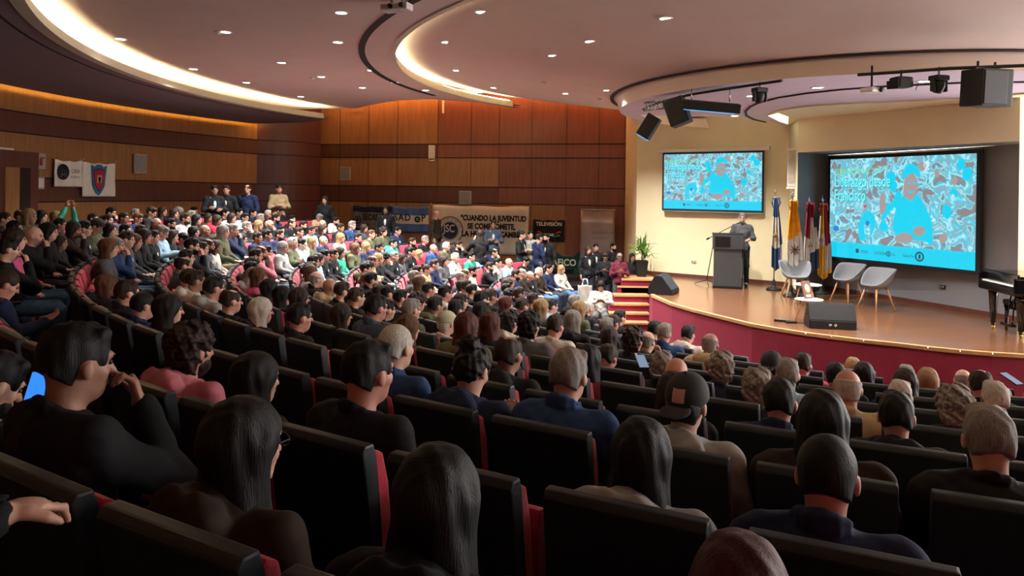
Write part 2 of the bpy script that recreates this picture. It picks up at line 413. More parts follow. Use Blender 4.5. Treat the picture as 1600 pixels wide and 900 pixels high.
# ---- light of the hidden coves
def cove_strip(name, r, z, a0, a1, m, label, edge=None, w=.06):
    mb = MB(); mb.grid(lambda u, v: clampY(pol(r+w*v, a0+(a1-a0)*u, z), edge), 80, 1)
    mb.grid(lambda u, v: clampY(pol(r+w*v, a0+(a1-a0)*u, z-.02), edge), 80, 1)
    return setp(mb.build(name, m), label, 'light')
cove_strip('cove_light', 14.0, Z1+.09, 152, 300, glow('cove tube','#fff2c0',95), 'warm white light strip along the outer ceiling cove', e_soff)
cove_strip('cove_light', 9.14, Z2+.17, 139, 300, glow('cove tube 2','#fff2c0',75), 'warm white light strip in the curved inner ceiling cove')
cove_strip('cove_light', 17.12, Z1+.12, 149, 262, glow('amber tube','#ffbe4e',34), 'amber light strip hidden between the soffit and the left wall', None, .05)
mb = MB()
d_ = Vector((BW1[0]-BW0[0], BW1[1]-BW0[1], 0)).normalized(); n_ = Vector((d_.y,-d_.x,0)); n_ = n_ if n_.y < 0 else -n_
a_ = Vector(BW0+(ZC+3.26,))+n_*.32+d_*.4; b_ = Vector(BW1+(ZC+3.26,))+n_*.32
mb.face([a_, b_, b_+n_*.07, a_+n_*.07]); mb.face([a_+Vector((0,0,.02)), b_+Vector((0,0,.02)), b_+n_*.07+Vector((0,0,.02)), a_+n_*.07+Vector((0,0,.02))])
setp(mb.build('cove_light', glow('amber tube 2','#ff9c50',20)), 'amber light strip hidden above the back wall', 'light')
# ------------------------------------------------------------------ figures: implicit surfaces -> one continuous mesh
class F:
    def __init__(s, lo, hi, res):
        s.lo = np.array(lo, np.float32); s.res = res; s.n = np.ceil((np.array(hi)-s.lo)/res).astype(int)+1
        s.a = np.full(s.n, 9.0, np.float32)
    def sub(s, lo, hi, pad):
        i0 = np.maximum(np.floor((np.array(lo)-pad-s.lo)/s.res).astype(int), 0); i1 = np.minimum(np.ceil((np.array(hi)+pad-s.lo)/s.res).astype(int)+1, s.n)
        if (i1 <= i0).any(): return None
        ax = [s.lo[d]+s.res*np.arange(i0[d], i1[d], dtype=np.float32) for d in range(3)]
        return (slice(i0[0],i1[0]), slice(i0[1],i1[1]), slice(i0[2],i1[2])), np.meshgrid(*ax, indexing='ij')
    def mix(s, sl, d, k, cut):
        A = s.a[sl]
        if cut: d = -d; h = np.maximum(k-np.abs(A-d), 0)/k; s.a[sl] = np.maximum(A, d)+h*h*k*.25
        else: h = np.maximum(k-np.abs(A-d), 0)/k; s.a[sl] = np.minimum(A, d)-h*h*k*.25
    def cap(s, a, b, ra, rb=None, k=.02, cut=False):
        rb = ra if rb is None else rb; a = np.array(a, np.float32); b = np.array(b, np.float32); R = max(ra, rb)
        q = s.sub(np.minimum(a,b)-R, np.maximum(a,b)+R, k+3*s.res)
        if q is None: return s
        sl, (X,Y,Z) = q; ba = b-a; L2 = float(ba@ba)+1e-9
        t = np.clip(((X-a[0])*ba[0]+(Y-a[1])*ba[1]+(Z-a[2])*ba[2])/L2, 0, 1)
        d = np.sqrt((X-a[0]-t*ba[0])**2+(Y-a[1]-t*ba[1])**2+(Z-a[2]-t*ba[2])**2)-(ra+(rb-ra)*t)
        s.mix(sl, d, k, cut); return s
    def ell(s, c, r, k=.02, cut=False, M=None):
        c = np.array(c, np.float32); r = np.array(r, np.float32); R = float(r.max())
        q = s.sub(c-(R if M is not None else r), c+(R if M is not None else r), k+3*s.res)
        if q is None: return s
        sl, (X,Y,Z) = q; P = [X-c[0], Y-c[1], Z-c[2]]
        if M is not None: P = [M[0][i]*P[0]+M[1][i]*P[1]+M[2][i]*P[2] for i in range(3)]   # M = rotation, columns axes
        k0 = np.sqrt(sum((P[i]/r[i])**2 for i in range(3))); k1 = np.sqrt(sum((P[i]/r[i]**2)**2 for i in range(3)))+1e-6
        s.mix(sl, k0*(k0-1)/k1, k, cut); return s
    def plane(s, fn):  # keep where fn<0
        ax = [s.lo[d]+s.res*np.arange(s.n[d], dtype=np.float32) for d in range(3)]; X,Y,Z = np.meshgrid(*ax, indexing='ij')
        s.a = np.maximum(s.a, fn(X,Y,Z)); return s
    def wob(s, amp, f, seed=0, zs=1):
        ax = [s.lo[d]+s.res*np.arange(s.n[d], dtype=np.float32) for d in range(3)]; X,Y,Z = np.meshgrid(*ax, indexing='ij'); Z = Z*zs
        s.a += amp*(np.sin(f*X+2.1*np.sin(f*.7*Z+seed)+seed)*np.sin(f*.8*Z+1.7*np.sin(f*.6*Y+seed))+.6*np.sin(f*1.7*Y+f*.9*Z+seed*2)*np.sin(f*1.3*X+seed)); return s
    def mesh(s, name, m=None):
        A = s.a; sgn = A < 0; n = s.n
        c = np.zeros((n[0]-1, n[1]-1, n[2]-1), np.int8)
        for i in (0,1):
            for j in (0,1):
                for k in (0,1): c += sgn[i:n[0]-1+i, j:n[1]-1+j, k:n[2]-1+k]
        cell = (c > 0) & (c < 8); idx = np.argwhere(cell); vid = np.full(c.shape, -1, np.int32); vid[cell] = np.arange(len(idx))
        P = np.zeros((len(idx),3), np.float64); cnt = np.zeros(len(idx)); I,J,K = idx.T
        for ax in range(3):
            for u in (0,1):
                for v in (0,1):
                    o = [0,0,0]; o[(ax+1)%3] = u; o[(ax+2)%3] = v; e = list(o); e[ax] = 1
                    a = A[I+o[0],J+o[1],K+o[2]].astype(float); b = A[I+e[0],J+e[1],K+e[2]].astype(float); w = (a < 0) != (b < 0)
                    t = np.where(w, a/np.where(a-b == 0, 1, a-b), 0); t = np.clip(t, 0, 1)
                    q = np.zeros((len(idx),3)); q[:,(ax+1)%3] = u; q[:,(ax+2)%3] = v; q[:,ax] = t
                    P[w] += q[w]; cnt[w] += 1
        P = (idx+P/cnt[:,None])*s.res+s.lo
        quads = []
        for ax in range(3):
            sl0 = [slice(0,-1) if d == ax else slice(1,-1) for d in range(3)]; sl1 = [slice(1,None) if d == ax else slice(1,-1) for d in range(3)]
            w = sgn[tuple(sl0)] != sgn[tuple(sl1)]; E_ = np.argwhere(w)
            if not len(E_): continue
            E_ = E_+np.array([0 if d == ax else 1 for d in range(3)]); b, cc = (ax+1)%3, (ax+2)%3; qs = []
            for db, dc in ((1,1),(0,1),(0,0),(1,0)):
                o = E_.copy(); o[:,b] -= db; o[:,cc] -= dc; qs.append(vid[o[:,0],o[:,1],o[:,2]])
            q = np.stack(qs, 1); st_ = sgn[E_[:,0],E_[:,1],E_[:,2]]; q[~st_] = q[~st_][:,::-1]; quads.append(q)
        Q = np.concatenate(quads); Q = Q[(Q >= 0).all(1)]
        me = bpy.data.meshes.new(name); me.vertices.add(len(P)); me.vertices.foreach_set('co', P.astype(np.float32).ravel())
        me.loops.add(Q.size); me.loops.foreach_set('vertex_index', Q.astype(np.int32).ravel()); me.polygons.add(len(Q))
        me.polygons.foreach_set('loop_start', np.arange(0, Q.size, 4, dtype=np.int32)); 
        try: me.polygons.foreach_set('loop_total', np.full(len(Q), 4, np.int32))
        except Exception: pass
        me.polygons.foreach_set('use_smooth', np.ones(len(Q), bool)); me.update(calc_edges=True); me.validate()
        me.materials.append(m or M_['skin']); return me
def V3(*a): return np.array(a, float)
def head_field(f, H, yaw=0, pitch=0, big=1):
    """head about H (its centre); returns local->body matrix"""
    R = Matrix.Rotation(yaw,4,'Z') @ Matrix.Rotation(pitch,4,'X'); M = Matrix.Translation(H) @ R
    Rm = [[R[i][j] for j in range(3)] for i in range(3)]
    def p(x,y,z): return tuple(M @ Vector((x,y,z)))
    f.ell(p(0,-.012,.03),(.074,.094,.086),.01,M=Rm)
    f.ell(p(0,.022,-.035),(.056,.064,.078),.03,M=Rm)
    f.ell(p(0,.045,-.078),(.03,.032,.028),.03,M=Rm)          # chin
    f.cap(p(0,.088,.008),p(0,.106,-.026),.008,.013,.015)     # nose
    f.cap(p(-.035,.078,.028),p(.035,.078,.028),.012,.012,.015) # brow
    for s in (-1,1):
        f.ell(p(s*.031,.094,.008),(.016,.012,.011),.012,cut=True,M=Rm)
        f.ell(p(s*.077,-.004,-.005),(.010,.019,.031),.008,M=Rm)
        f.ell(p(s*.045,.052,-.02),(.018,.02,.018),.02,M=Rm)
    f.cap(p(-.017,.083,-.052),p(.017,.083,-.052),.008,.008,.01)
    f.cap(p(-.016,.096,-.0525),p(.016,.096,-.0525),.0025,.0025,.004,cut=True)
    return M
def hand(f, w, d, n, side, curl=.6, sc_=1, fist=False):
    """palm + five fingers; w wrist, d direction, n palm normal (towards what is held)"""
    d = Vector(d).normalized(); n = Vector(n); n = (n-d*n.dot(d)).normalized(); s = d.cross(n)*side; w = Vector(w)
    B = [[s[i], d[i], n[i]] for i in range(3)]
    f.ell(tuple(w+d*.048), (.041*sc_,.052*sc_,.016*sc_), .02, M=B)
    for i, (o, L) in enumerate(((-.031,.066),(-.010,.078),(.011,.073),(.031,.057))):
        b = w+d*.088+s*o; a1 = curl*.6+(.5 if fist else 0); a2 = curl*1.4+(1.1 if fist else 0)
        m = b+(d*math.cos(a1)+n*math.sin(a1))*L*.5; e = m+(d*math.cos(a2)+n*math.sin(a2))*L*.5
        f.cap(tuple(b-d*.02),tuple(m),.0095,.0085,.006); f.cap(tuple(m),tuple(e),.0085,.007,.006)
    b = w+d*.03-s*.034; m = b+(d*.6-s*.55+n*.3).normalized()*.036; e = m+(d*.85-s*.1+n*.5).normalized()*.03
    f.cap(tuple(b),tuple(m),.013,.0105,.01); f.cap(tuple(m),tuple(e),.0105,.0085,.006)
ARMS = { # side: elbow, wrist, hand dir, palm normal, curl
 'lap':   {-1:((-.25,.03,.72),(-.10,.25,.625),(.55,.8,-.1),(0,0,-1),.5), 1:((.25,.03,.72),(.10,.25,.64),(-.55,.8,-.1),(0,0,-1),.5)},
 'cross': {-1:((-.25,.07,.76),(.02,.20,.80),(1,.1,.05),(0,-1,.1),.5), 1:((.25,.07,.76),(-.02,.17,.745),(-1,.1,.05),(0,-1,.1),.5)},
 'chin':  {-1:((-.25,.03,.72),(-.02,.24,.66),(.9,.4,0),(0,0,-1),.4), 1:((.20,.24,.74),(.065,.17,.985),(-.28,-.15,.95),(-.4,-.9,0),.9)},
 'phone': {-1:((-.25,.04,.75),(-.08,.29,.80),(.4,.8,.35),(.3,0,1),.7), 1:((.25,.04,.75),(.08,.29,.80),(-.4,.8,.35),(-.3,0,1),.7)},
 'raise': {-1:((-.25,.22,1.05),(-.10,.28,1.33),(.2,.05,1),(.8,.2,0),.5), 1:((.25,.22,1.05),(.10,.28,1.33),(-.2,.05,1),(-.8,.2,0),.5)},
 'reach': {-1:((-.25,.03,.72),(-.10,.25,.625),(.55,.8,-.1),(0,0,-1),.5), 1:((.38,.14,.86),(.42,.37,.93),(.1,1,-.1),(0,0,-1),.8)},
 'stand': {-1:((-.25,-.02,1.14),(-.25,.06,.88),(.02,.1,-1),(1,0,0),.5), 1:((.25,-.02,1.14),(.25,.06,.88),(-.02,.1,-1),(-1,0,0),.5)},
 'stand_cross': {-1:((-.25,.05,1.13),(.02,.20,1.18),(1,.1,.05),(0,-1,.1),.5), 1:((.25,.05,1.13),(-.02,.17,1.12),(-1,.1,.05),(0,-1,.1),.5)},
 'stand_phone': {-1:((-.24,.04,1.12),(-.08,.27,1.20),(.4,.8,.35),(.3,0,1),.7), 1:((.24,.04,1.12),(.08,.27,1.20),(-.4,.8,.35),(-.3,0,1),.7)},
 'stand_cam': {-1:((-.26,.20,1.22),(-.07,.25,1.47),(.3,.3,.8),(.8,.4,0),.9), 1:((.26,.20,1.22),(.07,.25,1.47),(-.3,.3,.8),(-.8,.4,0),.9)},
 'speak': {-1:((-.27,.03,1.14),(-.22,.29,1.13),(.2,.95,-.1),(0,0,-1),.4), 1:((.27,.03,1.14),(.20,.26,1.12),(-.3,.9,0),(0,0,-1),.5)},
}
HP = {'lap':(0,-.02),'cross':(0,.02),'chin':(0,-.08),'phone':(0,-.45),'raise':(0,.1),'reach':(0,0),'stand':(0,0),'stand_cross':(0,0),'stand_phone':(0,-.5),'stand_cam':(0,-.1),'speak':(.25,-.05)}
def skel(pose):
    st = pose.startswith('stand') or pose == 'speak'
    S = {}
    if st: S.update(pel=(0,0,.92), chest=(0,-.01,1.22), neck=(0,-.02,1.44), H=(0,.015,1.60), sh=(.175,-.015,1.38),
                    hip=(.09,0,.90), kn=(.10,.02,.49), an=(.11,-.01,.09), toe=(.13,.15,.035))
    else: S.update(pel=(0,0,.50), chest=(0,-.03,.80), neck=(0,-.03,.985), H=(0,.012,1.125), sh=(.175,-.03,.93),
                   hip=(.09,.02,.50), kn=(.12,.44,.49), an=(.12,.40,.09), toe=(.14,.57,.035))
    return S
def mirror(p, s): return (p[0]*s, p[1], p[2])
def bounds(pose): 
    if pose.startswith('stand') or pose == 'speak': return (-.42,-.26,-.02),(.42,.50,1.78)
    return (-.52 if pose == 'reach' else -.42,-.26,-.02),(.55 if pose == 'reach' else .42,.68,1.50 if pose == 'raise' else 1.30)
def make_body(pose, res):
    lo, hi = bounds(pose); f = F(lo, hi, res); S = skel(pose)
    yaw, pit = HP[pose]
    M = head_field(f, S['H'], yaw, pit)
    f.cap(S['neck'], (S['H'][0], S['H'][1]-.03, S['H'][2]-.05), .054, .052, .03)
    f.ell(S['chest'],(.155,.10,.19),.05); f.ell(S['pel'],(.155,.115,.13),.06); f.cap(S['pel'],S['chest'],.11,.11,.05)
    for s in (-1,1):
        sh = mirror(S['sh'],s); el, wr, d, nn, cu = ARMS[pose][s]
        f.cap((s*.05,S['neck'][1],S['neck'][2]-.05), sh, .040,.048,.05)
        f.cap(sh, el, .048,.038,.03); f.cap(el, wr, .038,.025,.02); hand(f, wr, d, nn, s, cu, fist=(pose == 'chin' and s == 1))
        f.cap(mirror(S['hip'],s), mirror(S['kn'],s), .075,.052,.05); f.cap(mirror(S['kn'],s), mirror(S['an'],s), .05,.035,.03)
        f.cap(mirror(S['an'],s), mirror(S['toe'],s), .036,.03,.03)
    return f.mesh('body_'+pose), M
def make_top(pose, style, res):
    lo, hi = bounds(pose); f = F(lo, hi, res); S = skel(pose); t = .016
    def torso(f, t):
        f.ell((0,S['chest'][1]-.035,S['neck'][2]-.12),(.15,.075+t,.12),.05)
        f.ell(S['chest'],(.165+t,.112+t,.20+t),.05); f.cap(S['pel'],S['chest'],.125+t,.12+t,.05); f.ell(S['pel'],(.165+t,.125+t,.12),.05)
        for s in (-1,1): f.cap((s*.06,S['neck'][1],S['neck'][2]-.045), mirror(S['sh'],s), .056+t*.6,.06+t*.6,.06)
    torso(f, t)
    for s in (-1,1):
        sh = mirror(S['sh'],s); el, wr = ARMS[pose][s][:2]; e = Vector(el); w = Vector(wr); w2 = e.lerp(w, .96)
        f.cap(sh, el, .060+t*.5,.050+t*.3,.05); f.cap(el, tuple(w2), .050+t*.2,.037,.03)
        f.cap(tuple(e.lerp(w,1.03)), tuple(e.lerp(w,1.16)), .03, .03, .004, cut=True)
    nk = S['neck']; f.ell((0,nk[1]-.01,nk[2]-.05),(.105,.085,.062),.04)
    f.cap((nk[0],nk[1],nk[2]+.015),(nk[0],nk[1]+.0,nk[2]+.12),.058,.075,.01,cut=True)
    n = 12
    if style == 'h':
        f.ell((0,nk[1]-.115,nk[2]+.015),(.125,.075,.085),.025); f.ell((0,nk[1]-.08,nk[2]+.095),(.07,.045,.03),.02,cut=True)
        for i in range(n):
            a0, a1 = 2*PI*i/n, 2*PI*(i+1)/n
            f.cap((.082*math.cos(a0),nk[1]+.07*math.sin(a0),nk[2]+.01-.03*math.sin(a0)),(.082*math.cos(a1),nk[1]+.07*math.sin(a1),nk[2]+.01-.03*math.sin(a1)),.026,.026,.015)
    else:
        R = .066; rr = .013 if style == 't' else .016
        for i in range(n):
            a0, a1 = 2*PI*i/n, 2*PI*(i+1)/n
            f.cap((R*math.cos(a0),nk[1]+R*math.sin(a0),nk[2]+.02-.025*math.sin(a0)),(R*math.cos(a1),nk[1]+R*math.sin(a1),nk[2]+.02-.025*math.sin(a1)),rr,rr,.01)
            if style == 'j': f.cap((R*math.cos(a0),nk[1]+R*math.sin(a0),nk[2]+.042-.025*math.sin(a0)),(R*math.cos(a1),nk[1]+R*math.sin(a1),nk[2]+.042-.025*math.sin(a1)),rr*.8,rr*.8,.01)
    f.wob(.0085, 19, 1.3); f.wob(.003, 47, .4)
    shirt = None
    if style == 'j':
        f.cap((0,.17,S['chest'][2]-.22),(0,.12,nk[2]+.02),.012,.062,.01,cut=True)
        g = F(lo, hi, res); torso(g, .004); g.cap((nk[0],nk[1],nk[2]-.04),(nk[0],nk[1],nk[2]+.035),.062,.060,.02)
        g.cap((nk[0],nk[1],nk[2]+.03),(nk[0],nk[1],nk[2]+.12),.054,.07,.004,cut=True)
        g.plane(lambda X,Y,Z: (-Y-.0)); shirt = g.mesh('shirt')
    return f.mesh('top_%s_%s' % (pose, style)), shirt
def make_trousers(pose, res):
    lo, hi = bounds(pose); f = F(lo, hi, res); S = skel(pose)
    f.ell(S['pel'],(.168,.13,.12),.05)
    for s in (-1,1):
        an = mirror(S['an'],s); an = (an[0],an[1],an[2]+.01)
        f.cap(mirror(S['hip'],s), mirror(S['kn'],s), .094,.071,.05); f.cap(mirror(S['kn'],s), an, .068,.056,.04)
    f.plane(lambda X,Y,Z: (S['an'][2]-.015)-Z); f.wob(.004, 40, .4)
    return f.mesh('trousers_'+pose)
def make_shoes(pose, res):
    lo, hi = bounds(pose); f = F(lo, hi, res); S = skel(pose)
    for s in (-1,1):
        a = mirror(S['an'],s); t = mirror(S['toe'],s); f.cap((a[0],a[1]-.02,.045),(t[0],t[1],.042),.045,.04,.03); f.cap(a,(a[0],a[1],.05),.046,.045,.02)
    f.plane(lambda X,Y,Z: -Z); return f.mesh('shoes_'+pose)
def make_hair(kind, res):
    f = F((-.16,-.21,-.46),(.16,.20,.20), res)
    def shell(r, c=(0,-.016,.036)): f.ell(c, r, .01)
    def face(): f.ell((0,.115,-.055),(.078,.085,.115),.012,cut=True)
    def ears(): [f.ell((s*.088,.004,-.02),(.03,.032,.04),.01,cut=True) for s in (-1,1)]
    if kind in ('s','r','z'):
        shell((.080,.103,.097) if kind != 'z' else (.079,.099,.091)); f.ell((0,-.06,-.02),(.068,.048,.065),.02)
        if kind == 's': f.cap((-.04,.045,.100),(.04,.05,.096),.020,.020,.03)
        face(); ears(); f.plane(lambda X,Y,Z: -.068-Z-(Y*.55))
        if kind == 'r': f.ell((0,.045,.135),(.062,.11,.065),.01,cut=True)
        f.wob(.0035 if kind != 'z' else .0008, 70, 2, .4)
    elif kind == 'f':   # fringe of hair round a bald crown
        shell((.081,.101,.095)); f.ell((0,-.06,-.02),(.066,.046,.06),.02); face(); ears()
        f.plane(lambda X,Y,Z: Z-.045+Y*.35); f.plane(lambda X,Y,Z: -.08-Z-Y*.4); f.wob(.002,80,1)
    elif kind in ('l','m'):
        L = .40 if kind == 'l' else .15
        shell((.090,.112,.102)); 
        f.ell((0,-.055,-.06-L*.35),(.108 if kind == 'l' else .092,.058,.06+L*.5),.03)
        for s in (-1,1): f.cap((s*.070,-.005,.02),(s*.078,.01 if kind == 'l' else 0,-.04-L*.6),.024,.026,.03)
        face(); f.ell((0,.12,-.20),(.058,.13,.20),.01,cut=True); f.wob(.0035,70,3,.22)
    elif kind == 'c':
        shell((.098,.114,.106),(0,-.018,.042)); f.ell((0,-.05,-.03),(.084,.066,.085),.02); f.ell((0,.125,-.05),(.07,.08,.11),.012,cut=True); f.wob(.010,62,1); f.wob(.006,110,2)
    elif kind == 'u':
        shell((.084,.105,.097)); f.ell((0,-.06,-.01),(.070,.05,.07),.02); face(); ears(); f.ell((0,-.085,.11),(.055,.048,.045),.02); f.wob(.006,80,1)
        f.plane(lambda X,Y,Z: -.09-Z-(Y*.4))
    elif kind == 'k':   # hair below the cap
        shell((.079,.100,.085),(0,-.016,.02)); f.ell((0,-.06,-.02),(.068,.046,.06),.02); face(); ears(); f.plane(lambda X,Y,Z: Z-.03); f.plane(lambda X,Y,Z: -.085-Z-(Y*.4)); f.wob(.002,80,2)
    elif kind == 'cap':
        shell((.090,.112,.094),(0,-.012,.045)); f.plane(lambda X,Y,Z: .022-Z+Y*.05); f.ell((0,-.012,.02),(.08,.10,.10),.004,cut=True)
        f.ell((0,.135,.035),(.062,.075,.008),.01); f.ell((0,-.012,.143),(.008,.008,.006),.003)
        f.ell((0,-.125,.055),(.03,.02,.018),.004,cut=True)
    elif kind == 'beard':
        f.ell((0,.030,-.065),(.060,.066,.062),.01); f.ell((0,.10,-.012),(.06,.06,.04),.01,cut=True); f.ell((0,.105,-.052),(.017,.02,.006),.004,cut=True)
        f.plane(lambda X,Y,Z: -Y-.005); f.plane(lambda X,Y,Z: Z+.02-Y*.0); f.wob(.002,90,1)
    return f.mesh('hair_'+kind)
def eyes_mesh():
    mb = MB()
    for s in (-1,1):
        bmesh.ops.create_uvsphere(mb.b, u_segments=10, v_segments=6, radius=.0085, matrix=T(s*.031,.081,.007))
        mb.tube([(s*.018,.0905,.026),(s*.032,.091,.031),(s*.046,.083,.027)],.0032,6)
    return mb.mesh('eyes')
def patch_mesh():
    mb = MB(); mb.grid(lambda u, v: Vector(((u-.5)*.052, -.012+.116*math.sqrt(max(0,1-((.012+.05*v)/.094)**2-((u-.5)*.052/.09)**2)), .057+.05*v)), 8, 6)
    return mb.mesh('cap_patch')
def glasses_mesh():
    mb = MB()
    for s in (-1,1):
        pts = [(s*.033+.024*math.cos(a),.100,.006+.018*math.sin(a)) for a in [2*PI*i/16 for i in range(17)]]
        mb.tube(pts,.0022,5,cap=False); mb.tube([(s*.057,.098,.010),(s*.078,.0,.012)],.0022,5)
    mb.tube([(-.010,.103,.010),(.010,.103,.010)],.0022,5); return mb.mesh('glasses')
CACHE = {}
def get(fn, *a):
    k = (fn.__name__,)+a
    if k not in CACHE: CACHE[k] = fn(*a)
    return CACHE[k]
HAIRC = {'K':('#090808','black'),'D':('#241812','dark brown'),'B':('#4d3322','brown'),'G':('#6f6a66','grey'),'W':('#a8a49c','white'),'Y':('#7d6444','blond'),'R':('#431b14','auburn')}
TOPC = {'K':('#15161a','black'),'N':('#1b2440','navy'),'U':('#263e68','blue'),'L':('#8fb0c4','light blue'),'G':('#4a4c50','charcoal'),'A':('#8e908e','light grey'),'W':('#b4b1a8','white'),
 'P':('#b8507a','pink'),'C':('#b8707c','salmon'),'R':('#a02038','red'),'T':('#2f8a72','teal'),'B':('#2b2119','brown'),'M':('#9c8a6a','beige'),'E':('#4a4c38','olive'),'V':('#5a2030','maroon'),'S':('#39475a','slate')}
def hairmat(c): return mat('hair '+HAIRC[c][1], HAIRC[c][0], .6, var=.45, scale=60, kind='noise', stretch=(4,4,.25), bump=.35, spec=.22)
def topmat(c): return mat('cloth '+TOPC[c][1], TOPC[c][0], .85, var=.13, scale=14, bump=.25, spec=.2)
TROUS = [mat('dark denim','#1c2738',.9,var=.2,scale=60), mat('blue denim','#3a5c80',.9,var=.25,scale=60), mat('black trousers','#121214',.9), mat('grey trousers','#4a4a4a',.9), mat('khaki trousers','#8a7a5c',.9)]
SHOE = mat('dark leather shoe','#120f0e',.4); CAPM = {'K':mat('black cap cloth','#0e0e10',.8), 'W':mat('pale green cap cloth','#a4a68c',.85), 'E':mat('dark cap cloth','#1c2120',.8)}
SKINS = [M_['skin'], M_['skin2'], M_['skin3']]
def tinted(me, m):
    k = (me.name, m.name)
    if k not in CACHE:
        c = me.copy(); c.materials.clear(); c.materials.append(m); CACHE[k] = c
    return CACHE[k]
def person(loc, rz, hair, hc, tc, pose='lap', style='t', scale=1.0, skin=None, trous=None, res=.0085, head_turn=0, label=None, group=None, beard=False, glasses=False, capm=None, name='person'):
    root = empty(name, loc, rz, label, 'person', group); root.scale = (scale,)*3
    bm, HM = get(make_body, pose, res)
    def child(nm, me, m, M=None):
        o = obj(nm, tinted(me, m), None, root, M)
        return o
    sk = skin or SKINS[random.choice((0,0,1,2))]
    child('body', bm, sk)
    tm, sh = get(make_top, pose, style, res)
    child('jacket' if style == 'j' else 'hooded_jacket' if style == 'h' else 'sweater', tm, topmat(tc))
    if sh: child('shirt', sh, topmat(random.choice('WWLW')))
    child('trousers', get(make_trousers, pose, max(.012, res*1.25)), trous or TROUS[random.choice((0,0,1,2,2,3))])
    child('shoes', get(make_shoes, pose, max(.012, res*1.25)), SHOE)
    if hair == 'b': pass
    else: child('hair', get(make_hair, hair, .0055 if res < .008 else .0085), hairmat(hc), HM)
    if hair == 'k':
        CM = HM if capm is not None else HM @ Matrix.Rotation(PI,4,'Z') @ Matrix.Rotation(-.22,4,'X')
        cp_ = child('cap', get(make_hair, 'cap', .0045 if res < .008 else .007), capm or CAPM['K'], CM)
        if capm is None and res < .008: o_ = child('cap_patch', get(patch_mesh), mat('pale pink patch','#b8908e',.8), CM); o_.parent = cp_; o_.matrix_local = Matrix.Identity(4)
    if beard: child('beard', get(make_hair, 'beard', .005 if res < .008 else .008), hairmat(hc if hair != 'b' else 'D'), HM)
    child('eyes', get(eyes_mesh), M_['eye'], HM)
    if glasses: child('glasses', get(glasses_mesh), M_['black'], HM)
    return root
# ------------------------------------------------------------------ theatre seats
SHELL = mat('charcoal seat shell','#172127',.5,var=.1,scale=30,spec=.4); RED = mat('crimson seat fabric','#a81436',.85,var=.1,scale=60,bump=.2,sheen=.2)
PAD = mat('dark armrest','#17181a',.45)
def seat_meshes():
    def slab(poly, w, bev, wt=None):
        mb = MB(); R = Matrix(((0,0,1,0),(1,0,0,0),(0,1,0,0),(0,0,0,1)))
        mb.prism(poly, -w/2, w/2, R); bmesh.ops.bevel(mb.b, geom=mb.b.edges[:], offset=bev, segments=2, affect='EDGES', profile=.6)
        for f in mb.b.faces: f.smooth = False
        return mb
    d = {}
    d['back_shell'] = slab([(-.215,.28),(-.262,.60),(-.325,1.0),(-.312,1.022),(-.272,1.022),(-.262,.98),(-.215,.60),(-.165,.30)], .452, .008).mesh('back_shell')
    d['back_cushion'] = slab([(-.262,.975),(-.248,.992),(-.215,.975),(-.185,.87),(-.165,.66),(-.150,.44),(-.17,.40),(-.205,.60)], .436, .012).mesh('back_cushion')
    d['seat_cushion'] = slab([(-.17,.34),(-.17,.42),(.05,.435),(.27,.43),(.30,.40),(.27,.35)], .44, .02).mesh('seat_cushion')
    d['seat_pan'] = slab([(-.17,.30),(-.17,.338),(.27,.348),(.25,.31)], .44, .008).mesh('seat_pan')
    d['fold_cushion'] = slab([(-.15,.42),(-.145,.80),(-.12,.87),(-.07,.86),(-.06,.80),(-.075,.42)], .43, .02).mesh('fold_cushion')
    d['fold_pan'] = slab([(-.073,.42),(-.058,.80),(-.066,.85),(-.03,.83),(-.03,.42)], .43, .008).mesh('fold_pan')
    mb = MB(); mb.box((.272,-.03,.645),(.055,.36,.035),bev=.012); d['armrest'] = mb.mesh('armrest')
    mb = MB(); mb.box((.272,-.05,.40),(.032,.30,.46),bev=.008); mb.box((.272,-.05,.10),(.05,.34,.04)); mb.box((.272,-.05,.14),(.04,.10,.12)); mb.box((.272,-.07,.04),(.06,.30,.08)); d['stanchion'] = mb.mesh('stanchion')
    mb = MB(); mb.box((.272,-.05,.44),(.040,.20,.30),bev=.006); d['side_inlay'] = mb.mesh('side_inlay')
    return d
SM = seat_meshes()
SMAT = dict(back_shell=SHELL, back_cushion=RED, seat_cushion=RED, seat_pan=SHELL, fold_cushion=RED, fold_pan=SHELL, armrest=PAD, stanchion=SHELL, side_inlay=RED)
NMS = dict(fold_cushion='seat_cushion', fold_pan='seat_pan')
def seat(loc, rz, folded, label, group):
    r = empty('theatre_seat', loc, rz, label, 'seat', group)
    ps = {}
    for k in ('back_shell','back_cushion')+(('fold_cushion','fold_pan') if folded else ('seat_cushion','seat_pan'))+('armrest','stanchion'):
        ps[k] = obj(NMS.get(k, k), SM[k], SMAT[k], r)
    obj('side_inlay', SM['side_inlay'], RED, ps['stanchion'])
    return r
def face_to(p, q=(CX,CY)): return math.atan2(q[1]-p[1], q[0]-p[0])-PI/2
